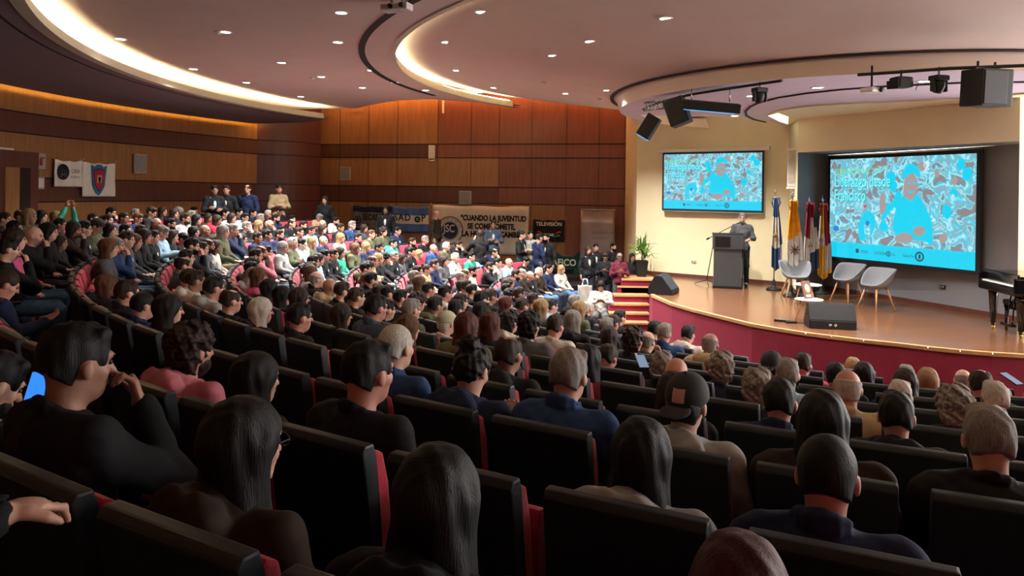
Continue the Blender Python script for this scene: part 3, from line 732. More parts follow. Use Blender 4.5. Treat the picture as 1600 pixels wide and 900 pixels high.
# ------------------------------------------------------------------ audience read from the photograph: x,y of head top, hair, hair colour, clothing colour, pose
HEADS = """6,333,s,D,K,lap
25,329,r,D,M,lap
45,328,m,Y,E,lap
64,330,l,K,K,lap
87,331,l,Y,T,raise
173,325,s,K,K,chin
193,333,s,D,G,lap
93,342,s,K,B,lap
75,350,m,K,K,lap
115,348,l,D,B,chin
131,347,s,K,K,lap
156,343,k,K,E,phone
171,350,l,K,W,lap
22,359,m,D,P,lap
52,355,b,D,K,chin
5,374,s,K,K,chin
181,371,r,G,U,chin
197,363,s,D,G,lap
155,374,m,B,G,lap
135,382,l,D,G,phone
211,327,s,G,M,cross
236,324,s,D,K,phone
254,324,m,D,K,lap
272,327,l,D,K,lap
251,341,r,G,K,lap
266,342,s,K,N,chin
289,334,s,D,A,cross
303,324,s,K,K,lap
320,320,s,D,K,lap
307,336,m,K,K,lap
325,334,l,D,B,lap
339,337,m,D,R,chin
352,327,s,K,K,lap
362,334,m,D,L,lap
382,334,s,K,L,lap
320,352,b,D,K,lap
334,350,l,G,E,lap
354,352,l,D,W,lap
370,350,s,G,N,chin
385,347,s,G,K,chin
252,354,s,G,L,phone
210,367,m,B,K,lap
226,359,l,D,K,lap
238,361,s,D,K,lap
299,373,s,K,K,chin
315,379,s,D,K,lap
324,374,r,D,G,lap
335,377,m,D,W,lap
377,366,l,K,K,lap
277,391,s,D,K,lap
271,402,l,B,K,lap
377,397,s,D,G,lap
377,409,l,Y,P,lap
395,327,s,K,K,lap
419,329,s,W,K,lap
437,324,s,D,K,phone
456,337,s,K,K,lap
455,343,r,D,K,lap
466,346,s,D,K,lap
474,350,s,D,K,lap
499,335,s,G,M,phone
504,344,b,D,K,lap
525,340,s,K,W,lap
532,350,s,D,K,lap
550,346,s,G,U,lap
569,351,l,D,G,lap
404,345,l,Y,K,lap
422,344,r,W,K,chin
402,364,s,D,N,lap
417,360,s,K,N,lap
429,360,s,D,N,lap
446,354,s,K,N,lap
467,356,s,D,K,lap
486,354,s,D,L,lap
497,352,l,D,K,lap
517,361,s,D,N,lap
532,365,l,Y,W,lap
457,372,s,W,E,cross
471,374,s,K,L,chin
487,371,m,Y,E,lap
505,369,b,D,N,lap
407,385,r,R,C,chin
399,390,s,D,K,lap
416,385,s,D,K,lap
535,390,s,D,K,lap
545,387,l,D,T,lap,4
555,381,m,B,E,lap
482,400,s,D,B,lap
497,397,m,D,L,lap
566,365,s,D,K,lap
580,360,s,B,E,lap
599,356,c,D,E,lap
621,355,s,K,N,lap
614,374,s,K,T,lap
626,377,m,D,R,lap
644,372,s,D,K,lap
664,369,s,G,K,lap
684,382,b,D,U,lap
697,379,s,W,E,lap
716,377,s,D,K,chin
572,379,l,Y,N,lap
584,381,s,K,N,chin
605,397,l,Y,K,lap
616,394,s,G,K,lap
627,397,l,D,G,lap
642,387,s,K,K,lap
654,391,l,Y,R,lap
700,401,m,D,G,lap
711,396,s,W,A,cross
726,397,s,K,K,lap
680,414,u,D,M,lap
736,395,s,K,T,lap
575,410,c,K,K,lap
580,427,s,K,K,lap
609,429,m,K,K,lap
666,416,s,D,K,lap
660,424,s,G,G,lap
662,432,l,B,G,lap
772,389,r,D,N,chin
752,396,m,B,L,lap
777,404,s,K,A,lap
795,404,b,D,L,lap
765,410,s,D,K,chin
821,402,s,K,K,phone
741,421,r,B,K,lap
752,417,s,K,W,lap
820,422,s,D,N,lap
835,424,r,G,K,lap
849,419,s,W,B,lap
857,414,s,K,N,lap
870,415,m,Y,W,lap
810,435,l,B,M,lap
817,450,s,D,K,lap
737,445,s,K,K,lap
897,462,s,G,K,lap
905,472,m,Y,E,lap
919,472,r,W,K,lap
20,424,z,D,N,phone,0
137,416,l,W,K,lap,2
172,430,m,B,K,lap,1
211,440,s,D,K,lap,2
237,459,z,K,N,lap,1
280,465,l,K,K,lap,1
268,417,l,D,G,lap
281,422,s,D,K,lap
305,424,s,D,W,lap
336,420,s,K,K,lap,3
350,435,s,K,A,lap,2
377,455,r,D,K,lap,2
389,420,m,B,P,lap
405,432,l,K,K,lap,3
420,438,l,K,K,lap
440,449,l,K,K,lap
467,452,m,D,K,lap
416,467,l,W,K,lap,2
475,475,s,K,K,lap,2
487,425,r,G,K,lap
478,416,l,B,A,lap
515,436,b,D,M,lap
534,442,s,D,K,lap
556,451,s,D,K,lap
542,476,m,D,W,lap,3
595,462,s,K,S,lap,3
617,470,s,K,K,lap,4
585,446,s,D,K,lap
617,430,s,D,W,lap
605,447,s,K,K,lap
625,454,s,K,K,lap
659,460,c,D,V,lap
656,469,s,G,E,lap,4
680,465,s,K,E,lap
669,442,s,K,K,lap
681,455,m,K,K,lap
702,447,s,K,W,lap
700,471,s,K,K,lap
719,460,s,D,G,lap
732,471,s,K,K,lap
715,490,k,W,W,lap,4
644,494,l,B,E,lap,3
744,492,l,R,E,lap,3
752,456,s,K,K,lap
766,453,s,D,K,lap
782,453,c,K,P,lap
832,459,s,D,K,lap
791,465,m,R,K,lap
815,467,s,D,L,lap
844,469,m,Y,G,lap
861,468,s,D,L,lap
766,474,s,K,N,lap,5
742,482,c,D,K,lap,5
789,492,l,R,K,lap,4
807,488,c,D,W,lap,5
845,492,c,K,G,lap,4
887,495,s,D,W,lap,5
909,487,m,G,K,lap,6
886,482,s,K,K,lap
968,486,s,K,K,lap
947,498,s,G,K,lap
952,512,m,D,K,lap
980,514,c,D,K,lap
996,519,r,G,B,chin
1022,503,s,K,K,lap
1038,507,s,G,U,lap
1075,510,s,K,W,lap
1133,523,r,G,M,lap,6
1143,555,c,G,N,lap,4
1085,563,b,D,K,lap,3
1057,556,c,G,K,lap,4
945,544,l,K,V,lap,3
977,544,s,D,U,phone,4
1230,555,k,K,K,lap,5
1274,555,s,D,P,lap,6
1255,565,s,G,L,lap,4
1213,584,c,G,K,lap,3
1227,597,s,K,N,lap,2
1347,561,m,Y,K,lap,8
1330,571,s,K,K,lap,5
1366,569,l,K,K,lap,6
1356,582,r,W,M,lap,3
1405,597,s,W,K,lap,4
1402,617,s,K,K,lap,2
1420,572,s,G,K,lap,7
1430,580,m,D,K,lap,5
1461,578,l,Y,K,lap,6
1508,578,r,G,K,lap,6
1540,579,r,D,K,lap,5
1553,599,s,W,K,lap,4
1525,611,c,G,K,lap,2
1551,642,s,G,K,lap,1
1588,608,s,K,K,phone,5
1285,617,l,K,B,lap,1
1270,683,z,K,N,lap,0
1079,593,k,K,A,lap,1
1056,586,l,D,K,lap,2
987,660,l,K,A,lap,0
1150,853,m,R,K,lap,-1
569,537,s,K,K,lap,0
641,513,z,W,U,lap,1
740,545,u,K,N,phone,1
806,528,r,D,K,lap,2
895,550,s,G,U,lap,1
660,706,l,K,K,lap,-1
300,511,c,D,C,lap,0
398,555,l,K,K,lap,0
145,518,s,K,K,chin,-1
365,630,l,K,B,lap,-1
10,562,s,K,K,phone,-1"""
def proj(p):
    u, v = p[0]/p[1], (ZC-p[2])/p[1]; c, s = math.cos(ROLL), math.sin(ROLL)
    a, b = u*FPX, v*FPX; return 800+a*c-b*s, HY+a*s+b*c
TOP = 1.235
def cands(x, y, top=TOP, off=.24, ks=range(-2, 10)):
    out = []
    for dx in (0,-7,7,-14,14):
        u, v = ray(x+dx, y)
        for k in ks:
            r = rk(k)-off; a = u*u+1; b = -2*(u*CX+CY); c_ = CX*CX+CY*CY-r*r; D = b*b-4*a*c_
            if D < 0: continue
            for s in (-1,1):
                Y = (-b+s*math.sqrt(D))/(2*a)
                if Y < 1.1 or (k == -2 and Y < 7): continue
                X = u*Y; dev = ZC-v*Y-zf(rk(k))-top
                out.append((abs(dev)+abs(dx)*.004, k, X, Y, dev))
    return sorted(out)
H = [l.split(',') for l in HEADS.strip().split('\n')]
pend = []
for h in H:
    c = [q for q in cands(int(h[0]), int(h[1])) if (int(h[1]) > 400 or q[3] > 7) and (q[3] > 5.2 if len(h) < 7 else abs(q[1]-int(h[6])) <= 1)]
    if len(h) > 6: c = sorted((max(0, q[0]-.3)*.5+.25*abs(q[1]-int(h[6])),)+q[1:] for q in c)
    pend.append((c, h))
placed = []
while pend:
    best = None
    for i, (c, h) in enumerate(pend):
        while c and any(math.hypot(c[0][2]-o[1], c[0][3]-o[2]) < .42 for o in placed): c.pop(0)
        if c and (best is None or c[0][0] < best[0]): best = (c[0][0], i)
    if best is None: break
    c, h = pend.pop(best[1]); q = c[0]
    if q[0] > (.34 if len(h) < 7 else .6): continue
    placed.append((q[1], q[2], q[3], q[4], h))
# seats: measured places for the near rows, people's own places farther off
PH = {-1:-120.6, 0:-118.1, 1:-121.0, 2:-115.0, 3:-135.9, 4:-134.0, 6:-133.4, 5:-130.0, 7:-128, 8:-127, 9:-126}
PITCH = .545
def ang(X, Y): return math.degrees(math.atan2(Y-CY, X-CX)) % 360
seats = []   # k, angle
for k in range(-2, 10):
    st_ = math.degrees(PITCH/rk(k)); lo, hi = 100, 300
    base = (PH.get(k, -120)+math.degrees(.225/rk(k))) % 360
    near_a = []
    a = base
    n0 = int((base-lo)/st_)
    grid = [base+st_*i for i in range(-n0, int((hi-base)/st_)+1)]
    ppl = sorted(ang(p[1], p[2]) for p in placed if p[0] == k)
    R = rk(k)-.24
    far = lambda a: (pol(R, a).y > 7.5)
    near = [g for g in grid if not far(g)]
    fa = [a for a in ppl if far(a)]
    ok = []
    for a in fa:
        if (not near or all(abs(a-g)*PI/180*R > .50 for g in near)) and (not ok or (a-ok[-1])*PI/180*R > .46): ok.append(a)
    anchors = sorted(ok+near)
    fill = []
    for i in range(len(anchors)-1):
        g = (anchors[i+1]-anchors[i])*PI/180*R; n = int(g/.50)-1
        if n > 0 and g/(n+1) >= .49:
            for j in range(1, n+1): fill.append(anchors[i]+(anchors[i+1]-anchors[i])*j/(n+1))
    seats += [(k, a) for a in anchors+fill]
def inframe(P, m=90):
    x, y = proj(P); return P[1] > .9 and -m < x < 1600+m and y < 900+m
SEATS = []
for k, a in seats:
    p = pol(rk(k)-.24, a, zf(rk(k)))
    if p.y > 21.3 or (p.y > 15 and p.x > .6): continue
    if not inframe((p.x, p.y, p.z+.95), 60 if p.y > 3 else 130): continue
    if k == -2 and p.y < 7: continue
    SEATS.append([k, a, p, None])
people = []
for k, X, Y, dev, h in placed:
    R = rk(k)-.24; a = ang(X, Y); bs = min((s for s in SEATS if s[0] == k), key=lambda s: abs(s[1]-a)*(1 if s[3] is None else 3), default=None)
    if bs and bs[3] is None and abs(bs[1]-a)*PI/180*R < .34:
        d = max(-.10, min(.10, (bs[1]-a)*PI/180*R)); a += math.degrees(d/R)*(0 if Y > 7.5 else .6); bs[3] = len(people)
    people.append(dict(k=k, a=a, dev=dev, h=h, x=X, y=Y))
# the rest of the full house on the far side
rng = random.Random(11)
byrow = {}
for q in people: byrow.setdefault(q['k'], []).append(q)
for k, l in byrow.items():
    R = rk(k)-.24; need = math.degrees(.475/R)
    for _ in range(12):
        l.sort(key=lambda q: q['a'])
        for p_, q in zip(l, l[1:]):
            g = q['a']-p_['a']
            if g < need: d = (need-g)/2; p_['a'] -= d; q['a'] += d
for s in SEATS:
    if s[3] is None and s[2].y > 9.5 and len(people) < 277 and rng.random() < .7 and all(math.hypot(s[2].x-q['x'], s[2].y-q['y']) > .42 for q in people):
        hk = rng.choice('sssslmlrc'); s[3] = len(people)
        people.append(dict(k=s[0], a=s[1], dev=rng.uniform(-.1,.0), x=s[2].x, y=s[2].y, h=['0','0',hk,rng.choice('KKDDDBG'),rng.choice('KKKKNNGEBASM'),rng.choice(['lap','lap','chin','phone','cross'])]))
ORD = ['first','second','third','fourth','fifth','sixth','seventh','eighth','ninth','tenth','eleventh','twelfth','thirteenth','fourteenth','fifteenth','sixteenth','seventeenth','eighteenth','nineteenth','twentieth']
def rowname(k): return ORD[9-k]
HK = {'s':'short %s hair','r':'receding %s hair','l':'long %s hair','m':'chin-length %s hair','c':'curly %s hair','u':'tied-up %s hair','k':'%s hair under a cap','z':'cropped %s hair','f':'fringe of %s hair','b':'bald head'}
def hairphrase(h):
    s = HK[h[2]]; return s % HAIRC[h[3]][1] if '%s' in s else s
def topphrase(h):
    return TOPC[h[4]][1]+' '+'top'
def style_of(q):
    h = q['h']; rr = random.Random(int(q['x']*100)+int(q['y']*37))
    if h[2] in 'lmcu': return rr.choice('tth')
    if h[4] in 'KNSUG' and h[5] == 'lap': return rr.choice('jjt')
    if h[4] in 'ALW': return rr.choice('th')
    return rr.choice('tth')
SPEC = {  # by photo x,y of the head: style / extras
 (145,518):dict(style='t'), (300,511):dict(style='h', beard=True), (641,513):dict(style='j'), (895,550):dict(style='j'), (1270,683):dict(style='j'), (569,537):dict(style='t'),
 (1079,593):dict(style='h'), (987,660):dict(style='h'), (20,424):dict(style='j'), (1402,617):dict(style='h'), (806,528):dict(style='h'), (1551,642):dict(style='t'), (595,462):dict(style='j'),
 (740,545):dict(style='h'), (715,490):dict(style='t', capm='W'), (407,385):dict(style='t', beard=True), (1285,617):dict(style='j'), (365,630):dict(style='h', glasses=True), (131,347):dict(glasses=True), (289,334):dict(glasses=True), (1230,555):dict(style='t')}
for q in people:
    q['style'] = SPEC.get((int(q['h'][0]), int(q['h'][1])), {}).get('style') or style_of(q)
PO = {'lap':'','cross':', arms crossed','chin':', hand on chin','phone':', holding phone','raise':', arms raised'}
def desc(q):
    h = q['h']; return 'person with %s, %s %s' % (hairphrase(h), TOPC[h[4]][1], {'j':'jacket','h':'hoodie','t':'top'}[q['style']])
from collections import defaultdict
dd = defaultdict(list)
for i, q in enumerate(people):
    q['d'] = desc(q); q['row'] = '%s row' % rowname(q['k']); dd[(q['d'], q['row'], q['h'][5])].append(i)
def nth(i, n): return ['leftmost','second from left','third from left','fourth from left','fifth from left','sixth from left','seventh from left','eighth from left'][i] if i < n-1 or n == 1 else 'rightmost'
for key, ids in dd.items():
    ids.sort(key=lambda i: people[i]['x']/people[i]['y'])
    for j, i in enumerate(ids):
        q = people[i]; pre = '' if len(ids) == 1 else nth(j, len(ids))+' '
        q['lab'] = '%s%s%s, %s' % (pre, q['d'], PO.get(q['h'][5], ''), q['row'])
SKT = [M_['skin'], M_['skin2'], M_['skin3']]
root_people = []
for i, q in enumerate(people):
    h = q['h']; k = q['k']; z0 = zf(rk(k)); p = pol(rk(k)-.24, q['a'], z0)
    sp = SPEC.get((int(h[0]), int(h[1])), {})
    dev = q['dev']; sc_ = 1.0+max(-.07, min(.07, dev*.45)); dz = (TOP*(1-sc_))+dev
    p.z = z0+max(-.16, min(.12, dz))
    rr = random.Random(i*7+3)
    hair = h[2]
    if hair == 'r' and rr.random() < .5 and h[3] in 'GW': hair = 'f'
    near = p.y < 4.2
    sp2 = {a: b for a, b in sp.items() if a not in ('style','capm')}
    o = person(p, face_to(p)+rr.uniform(-.12,.12), hair, h[3], h[4], h[5], q['style'], sc_, skin=SKT[rr.choice((0,0,1,2))] if (int(h[0]),int(h[1])) != (145,518) else SKT[1],
               trous=TROUS[rr.choice((0,0,1,2,2,3,4))], res=.0075 if near else (.011 if p.y < 8 else .015), label=q['lab'], group='people seated in the '+q['row'],
               beard=sp2.pop('beard', h[2] in 'sr' and h[3] in 'KD' and rr.random() < .2), capm=CAPM[sp['capm']] if 'capm' in sp else None, **sp2)
# seat labels
free = defaultdict(list)
for s in SEATS:
    if s[3] is None and s[2].y < 14: free[s[0]].append(s)
for k, l in free.items():
    l.sort(key=lambda s: s[2].x/s[2].y)
for s in SEATS:
    k, a, p, occ = s
    if occ is not None:
        q = people[occ]; lab = 'red seat under '+q['lab'].replace('person with ', '')
        w = lab.split()
        if len(w) > 16: lab = ' '.join(lab.replace(' from left', ' left').replace(', hand on chin','').replace(', holding phone','').split()[:16])
        s_ = seat(p, face_to(p), False, lab, 'seats of the %s row' % rowname(k))
    elif p.y < 14:
        l = free[k]; i = l.index(s); n = len(l)
        o_ = ORD[i] if i < 20 else ORD[i-20]+' after twentieth'
        if i >= 20 and n-1-i < 20: o_ = ORD[n-1-i]+' from right'; lab = 'empty red and charcoal theatre seat, %s row, %s' % (rowname(k), o_)
        else: lab = 'empty red and charcoal theatre seat, %s row, %s from left' % (rowname(k), o_)
        seat(p, face_to(p), True, lab, 'seats of the %s row' % rowname(k))
print('PEOPLE', len(people), 'SEATS', len(SEATS))
# ------------------------------------------------------------------ people standing along the back wall and by the steps
def standing(x, y, hair, hc, tc, pose, style, deg, lab, top=1.70, Y=None, **kw):
    u, v = ray(x, y)
    if Y is None:
        best = None
        for i in range(1000, 2250):
            Yt = i/100; X = u*Yt; d = abs(ZC-v*Yt-top-zf(rad(X, Yt)))
            if best is None or d < best[0]: best = (d, Yt)
        Y = best[1]
    X = u*Y; zt = ZC-v*Y; zfl = zf(min((rk(k) for k in range(-2,10) if abs(rad(X,Y)-rk(k)+.18) < .45), default=rad(X,Y))) if rad(X,Y) > 5.7 else 0
    s = max(.90, min(1.08, (zt-zfl)/top))
    return person((X, Y, zt-top*s), math.radians(deg), hair, hc, tc, pose, style, s, label=lab, res=.0125, **kw)
G1 = 'people standing along the back wall'
for a in (
 (335,291,'s','K','K','stand_cross','j',215,'person in black suit standing at the left wall corner, leftmost of three'),
 (354,291,'s','D','K','stand','j',190,'person in dark suit standing second from the left at the wall corner'),
 (387,290,'r','D','N','stand','t',180,'person in navy sweater standing before the plum wall corner'),
 (436,290,'s','D','M','stand_cross','t',215,'person in beige sweater leaning at the dark wall corner'),
 (508,308,'l','D','K','stand','h',175,'person with long dark hair and black coat standing left of the banners'),
 (603,323,'l','K','K','stand','j',180,'person in long black coat standing between the two striped banners'),
 (682,330,'f','G','B','stand','t',250,'grey-haired person in dark leather jacket standing beside the white banner'),
 (771,346,'s','D','S','stand_cross','j',185,'person in grey-blue blazer with crossed arms before the white banner'),
 (750,361,'l','D','K','stand_cam','t',20,'person in black with long dark hair holding a camera before the white banner'),
 (815,362,'u','K','K','stand_cross','j',245,'person in black jacket and pale blouse standing left of the television banner'),
 (829,362,'s','K','A','stand_cross','t',190,'person in light grey sweater with crossed arms under the television banner'),
 (842,366,'s','K','N','stand','t',300,'person in navy jacket seen from behind under the television banner'),
 (854,366,'s','K','K','stand','j',150,'bearded person in open black jacket standing before the green banner'),
 (919,386,'m','D','K','stand','j',200,'person with red-brown hair leaning in black jacket beside the green banner'),
 (931,382,'s','K','K','stand','j',185,'person in black jacket over white shirt before the silver roll-up banner'),
 (946,396,'s','D','K','stand_phone','t',170,'person in black sweater looking down at a phone near the steps'),
 (958,381,'s','K','K','stand','t',210,'bearded person in black standing behind the group near the steps'),
 (968,397,'s','G','V','stand_phone','h',180,'person in plum plaid jacket looking down beside the stage steps'),
 (988,397,'m','D','K','stand','t',190,'person in black half hidden behind the potted plant'),
):
    kw = {}
    if a[0] in (854,958): kw['beard'] = True
    if a[0] >= 919: kw['Y'] = {919:19.3,931:19.9,946:19.2,958:20.3,968:18.95,988:19.7}[a[0]]
    standing(*a, group=G1, **kw)
p = at(939,440,17.2)
person((p.x, p.y, p.z-1.235), math.radians(172), 'm','K','W','phone','t',1.0, label='person in white blouse sitting by the stage steps holding up a phone', trous=TROUS[3])
# speaker on the stage
sp = at(1160,333,17.45)
person((sp.x, sp.y, STAGE), math.radians(150), 's','G','G','speak','t',(sp.z-STAGE)/1.725, label='bearded person in grey clerical shirt speaking behind the lectern', trous=TROUS[2], beard=True, res=.0065, name='person')
# arm of the neighbour resting on the nearest left seat
p = at(62,726,1.55)
person((p.x-.44, p.y-.47, p.z-.965), -.15, 's','D','K','reach','t',1, label='person at the left edge in black sleeve resting a hand on the seat back', res=.0065)
# phones and held things
def phone(loc, rx, rz, lit, label):
    r = empty('phone', loc, rz, label, 'phone'); r.rotation_euler = (rx,0,rz)
    mb = MB(); mb.box((0,0,0),(.074,.009,.155),bev=.003); mb.build('case', M_['black'], r)
    mb = MB(); mb.box((0,-.0052,0),(.068,.001,.146)); mb.build('screen', glow('phone blue','#2f7fff',1.0) if lit else glow('phone pale','#a8c4e8',.35), r)
    return r
phone(at(61,606,2.6), -1.0, .35, True, 'phone with bright blue screen held at the left edge')
phone(at(1003,565,5.4), -1.15, .1, False, 'phone in the hand of the person in blue, middle rows')
phone(at(1580,592,5.6), -1.2, .3, False, 'phone raised at the right edge of the audience')
# ------------------------------------------------------------------ screens
def slide(root, W_, H_, rnd, s):
    """children of a screen, in its local frame: x right, z up, -y to the viewer"""
    nt_m = bpy.data.materials.new('slide picture %d' % rnd); nt_m.use_nodes = True; nt = nt_m.node_tree; N = nt.nodes; L = nt.links; b = N['Principled BSDF']
    tc = N.new('ShaderNodeTexCoord'); n1 = N.new('ShaderNodeTexNoise'); n1.inputs['Scale'].default_value = 7/H_; n1.inputs['Detail'].default_value = 5; n1.inputs['Distortion'].default_value = .6
    L.new(tc.outputs['Object'], n1.inputs[0])
    r = N.new('ShaderNodeValToRGB'); r.color_ramp.interpolation = 'LINEAR'; e = r.color_ramp.elements
    e[0].position = .0; e[0].color = lin('#8c8486'); e[1].position = 1; e[1].color = lin('#10d8f2')
    for p, c in ((.38,'#8e8588'),(.415,'#5a9cb4'),(.44,'#b8e4ee'),(.47,'#3cc8e0'),(.50,'#9aa4ac'),(.53,'#22d2ee'),(.58,'#cdeef4'),(.61,'#1ad0ec'),(.66,'#907c80')):
        x = e.new(p); x.color = lin(c)
    L.new(n1.outputs['Fac'], r.inputs[0]); L.new(r.outputs[0], b.inputs['Emission Color']); b.inputs['Emission Strength'].default_value = s
    b.inputs['Base Color'].default_value = (.02,.02,.02,1)
    mb = MB(); bh = H_*.155
    mb.box((W_/2,0,bh+(H_-bh)/2),(W_,.006,H_-bh)); mb.build('picture', nt_m, root)
    CY_ = glow('slide cyan %d' % rnd,'#0cd2f4',s); SK_ = glow('slide grey %d' % rnd,'#a89c9a',s); WH = glow('slide white %d' % rnd,'#c4f2fa',s); BL = glow('slide blue %d' % rnd,'#1e8ce0',s); RD = glow('slide red %d' % rnd,'#c8606c',s); DK = glow('slide dark %d' % rnd,'#1a6c86',s); TX = glow('slide text %d' % rnd,'#62ecff',s*1.25); YT = glow('slide green text %d' % rnd,'#70e8b4',s); OUT = glow('slide outline %d' % rnd,'#2e4a58',s)
    mb = MB(); mb.box((W_/2,0,bh/2),(W_,.007,bh)); mb.build('band', CY_, root)
    def P(x, y): return (x*W_, y*H_)
    def blob(mb, pts, d):
        from mathutils import geometry
        Q = [P(*p) for p in pts]; n = len(Q); S = []
        for i in range(n):          # smooth closed curve
            p0, p1, p2, p3 = (Vector(Q[(i+j-1) % n]) for j in range(4))
            for t in (0,.25,.5,.75):
                S.append(.5*((2*p1)+(p2-p0)*t+(2*p0-5*p1+4*p2-p3)*t*t+(3*p1-p0-3*p2+p3)*t**3))
        mb.prism([(p.x,p.y) for p in S], 0, .0015, Matrix.Translation((0,-.0045-d,0)) @ Matrix.Rotation(PI/2,4,'X') @ Matrix.Diagonal((1,1,1,1)))
    rr = random.Random(5)
    # crowd heads and arms as flat printed shapes
    for mm, cnt, sz in ((SK_,9,.032),(CY_,12,.035),(WH,12,.02),(BL,3,.025),(RD,2,.02)):
        for _ in range(cnt):
            cx_, cy_ = rr.uniform(.05,.95), rr.uniform(.25,.93)
            if .0 < cx_ < .42 and cy_ > .55: continue
            mb = MB(); a = rr.uniform(.7,1.3)*sz; bb = a*rr.uniform(.9,1.7); th = rr.uniform(0,PI)
            blob(mb, [(cx_+a*math.cos(t+th)*rr.uniform(.75,1.2)*.75, cy_+bb*math.sin(t+th)*rr.uniform(.75,1.2)) for t in [2*PI*i/7 for i in range(7)]], .0005); mb.build('crowd_shape', mm, root)
    mb = MB(); blob(mb, [(.48,.33),(.50,.52),(.44,.44),(.40,.36),(.42,.52),(.48,.58),(.50,.66),(.53,.68),(.55,.60),(.57,.66),(.62,.68),(.67,.60),(.71,.50),(.74,.40),(.745,.20),(.70,.22),(.60,.24),(.52,.26)], .002); mb.build('figure_robe', CY_, root)
    mb = MB(); blob(mb, [(.555,.66),(.56,.78),(.585,.83),(.62,.83),(.645,.77),(.64,.66),(.615,.60),(.585,.60)], .003); mb.build('figure_face', SK_, root)
    mb = MB(); blob(mb, [(.55,.78),(.555,.88),(.60,.93),(.655,.88),(.66,.80),(.62,.84),(.585,.83)], .004); blob(mb, [(.58,.755),(.60,.765),(.60,.75),(.585,.745)], .004); blob(mb, [(.615,.765),(.635,.757),(.63,.745),(.615,.75)], .004); blob(mb, [(.585,.67),(.60,.655),(.625,.67),(.605,.68)], .004); mb.build('figure_cap', WH if False else DK if False else CY_, root)
    for h_ in ([(.40,.45),(.385,.55),(.40,.66),(.425,.60),(.43,.50)],[(.62,.32),(.66,.36),(.70,.33),(.68,.27),(.64,.27)],[(.50,.24),(.56,.29),(.62,.26),(.60,.2),(.52,.2)]):
        mb = MB(); blob(mb, h_, .003); mb.build('figure_hand', SK_, root)
    mb = MB(); blob(mb, [(.24,.2),(.235,.36),(.28,.47),(.335,.46),(.36,.36),(.33,.24),(.315,.20),(.325,.34),(.295,.39),(.275,.32),(.285,.2)], .003); mb.build('raised_arm', CY_, root)
    y_ = -.0075
    M0 = lambda x, z: T(x*W_, y_, z*H_)
    text('slide_text','SEMANA SOCIAL 2025',H_*.075,YT,root,M0(.04,.835),.0006,.74,bold=.0008)
    text('slide_text','Liderazgo desde',H_*.165,TX,root,M0(.035,.685),.0006,.60,bold=.004)
    text('slide_text','Francisco',H_*.165,TX,root,M0(.035,.545),.0006,.60,bold=.004)
    text('slide_text_shadow','Liderazgo desde',H_*.165,OUT,root,T(.035*W_+.008,-.0066,.685*H_-.008),.0004,.60,bold=.006)
    text('slide_text_shadow','Francisco',H_*.165,OUT,root,T(.035*W_+.008,-.0066,.545*H_-.008),.0004,.60,bold=.006)
    # small logos on the band
    for cx_, kind in ((.225,'sq'),(.27,'t'),(.37,'t2'),(.455,'c'),(.50,'2'),(.575,'t3'),(.665,'o')):
        if kind in ('sq','c','o'):
            mb = MB(); R = H_*(.022 if kind != 'o' else .038)
            if kind == 'sq': mb.box((cx_*W_,y_,bh*.52),(R*1.6,.002,R*1.9))
            else:
                for i in range(14):
                    a = 2*PI*i/14; mb.box((cx_*W_+R*math.cos(a),y_,bh*.5+R*math.sin(a)),(R*.42,.002,R*.42))
                mb.box((cx_*W_,y_,bh*.5),(R*.5,.002,R*1.1)); 
            mb.build('logo', OUT, root)
        else: text('logo', {'t':'TERIO','t2':'CATEDRA','2':'2o','t3':'Santa Fe'}[kind], H_*.04, OUT, root, M0(cx_-.02,.055), .0005,.8)
def screen(name, tl, bl, tr, br, th, s, rnd, label, casing):
    # tl.. are world points of the picture's corners (rectangle in a vertical plane)
    W_ = math.hypot(tr.x-tl.x, tr.y-tl.y); z0 = (bl.z+br.z)/2; z1 = (tl.z+tr.z)/2
    r = empty(name, (tl.x, tl.y, z0), math.atan2(tr.y-tl.y, tr.x-tl.x), label, 'screen')
    H_ = z1-z0; b = H_*.035
    mb = MB(); mb.box((W_/2,th/2+.004,H_/2),(W_+2*b,th,H_+2*b),bev=.004); mb.build('frame', M_['black'] if not casing else mat('navy screen border','#101830',.6), r)
    slide(r, W_, H_, rnd, s)
    if casing:
        mb = MB(); mb.box((W_/2,.06,H_+b+.045),(W_+.32,.10,.09),bev=.02); mb.box((-.155,.06,H_+b+.045),(.02,.12,.11)); mb.box((W_+.155,.06,H_+b+.045),(.02,.12,.11)); mb.build('casing', M_['white'], r)
        mb = MB(); mb.box((W_/2,.02,-b-.012),(W_+.04,.03,.022)); mb.build('bottom_bar', M_['grey'], r)
    return r
sd = Vector((SW1[0]-SW0[0], SW1[1]-SW0[1], 0)).normalized(); sn = Vector((sd.y,-sd.x,0)); 
def on_sw(x, y, off=.16):   # point on the side wall plane seen at image x,y
    a = Vector((SW0[0],SW0[1],0))+(sn if sn.y < 0 else -sn)*off; u, v = ray(x, y)
    t = (u*a.y-a.x)/(sd.x-u*sd.y); q = a+sd*t; return Vector((q.x, q.y, ZC-v*q.y))
screen('projection_screen', on_sw(1038,239.5), on_sw(1037,326), on_sw(1191,240.5), on_sw(1190,329), .012, .74, 1, 'white pull-down projection screen with cyan slide on the cream side wall', True)
tl = Vector((.4313*16.4,16.4,0)); 
def pp(x, y, Y): return at(x, y, Y)
screen('led_screen', pp(1298,250,16.4), pp(1296,401,16.4), pp(1526,239,13.45), pp(1523,422,13.45), .10, .74, 2, 'large bright cyan screen hanging in the dark grey stage niche', False)
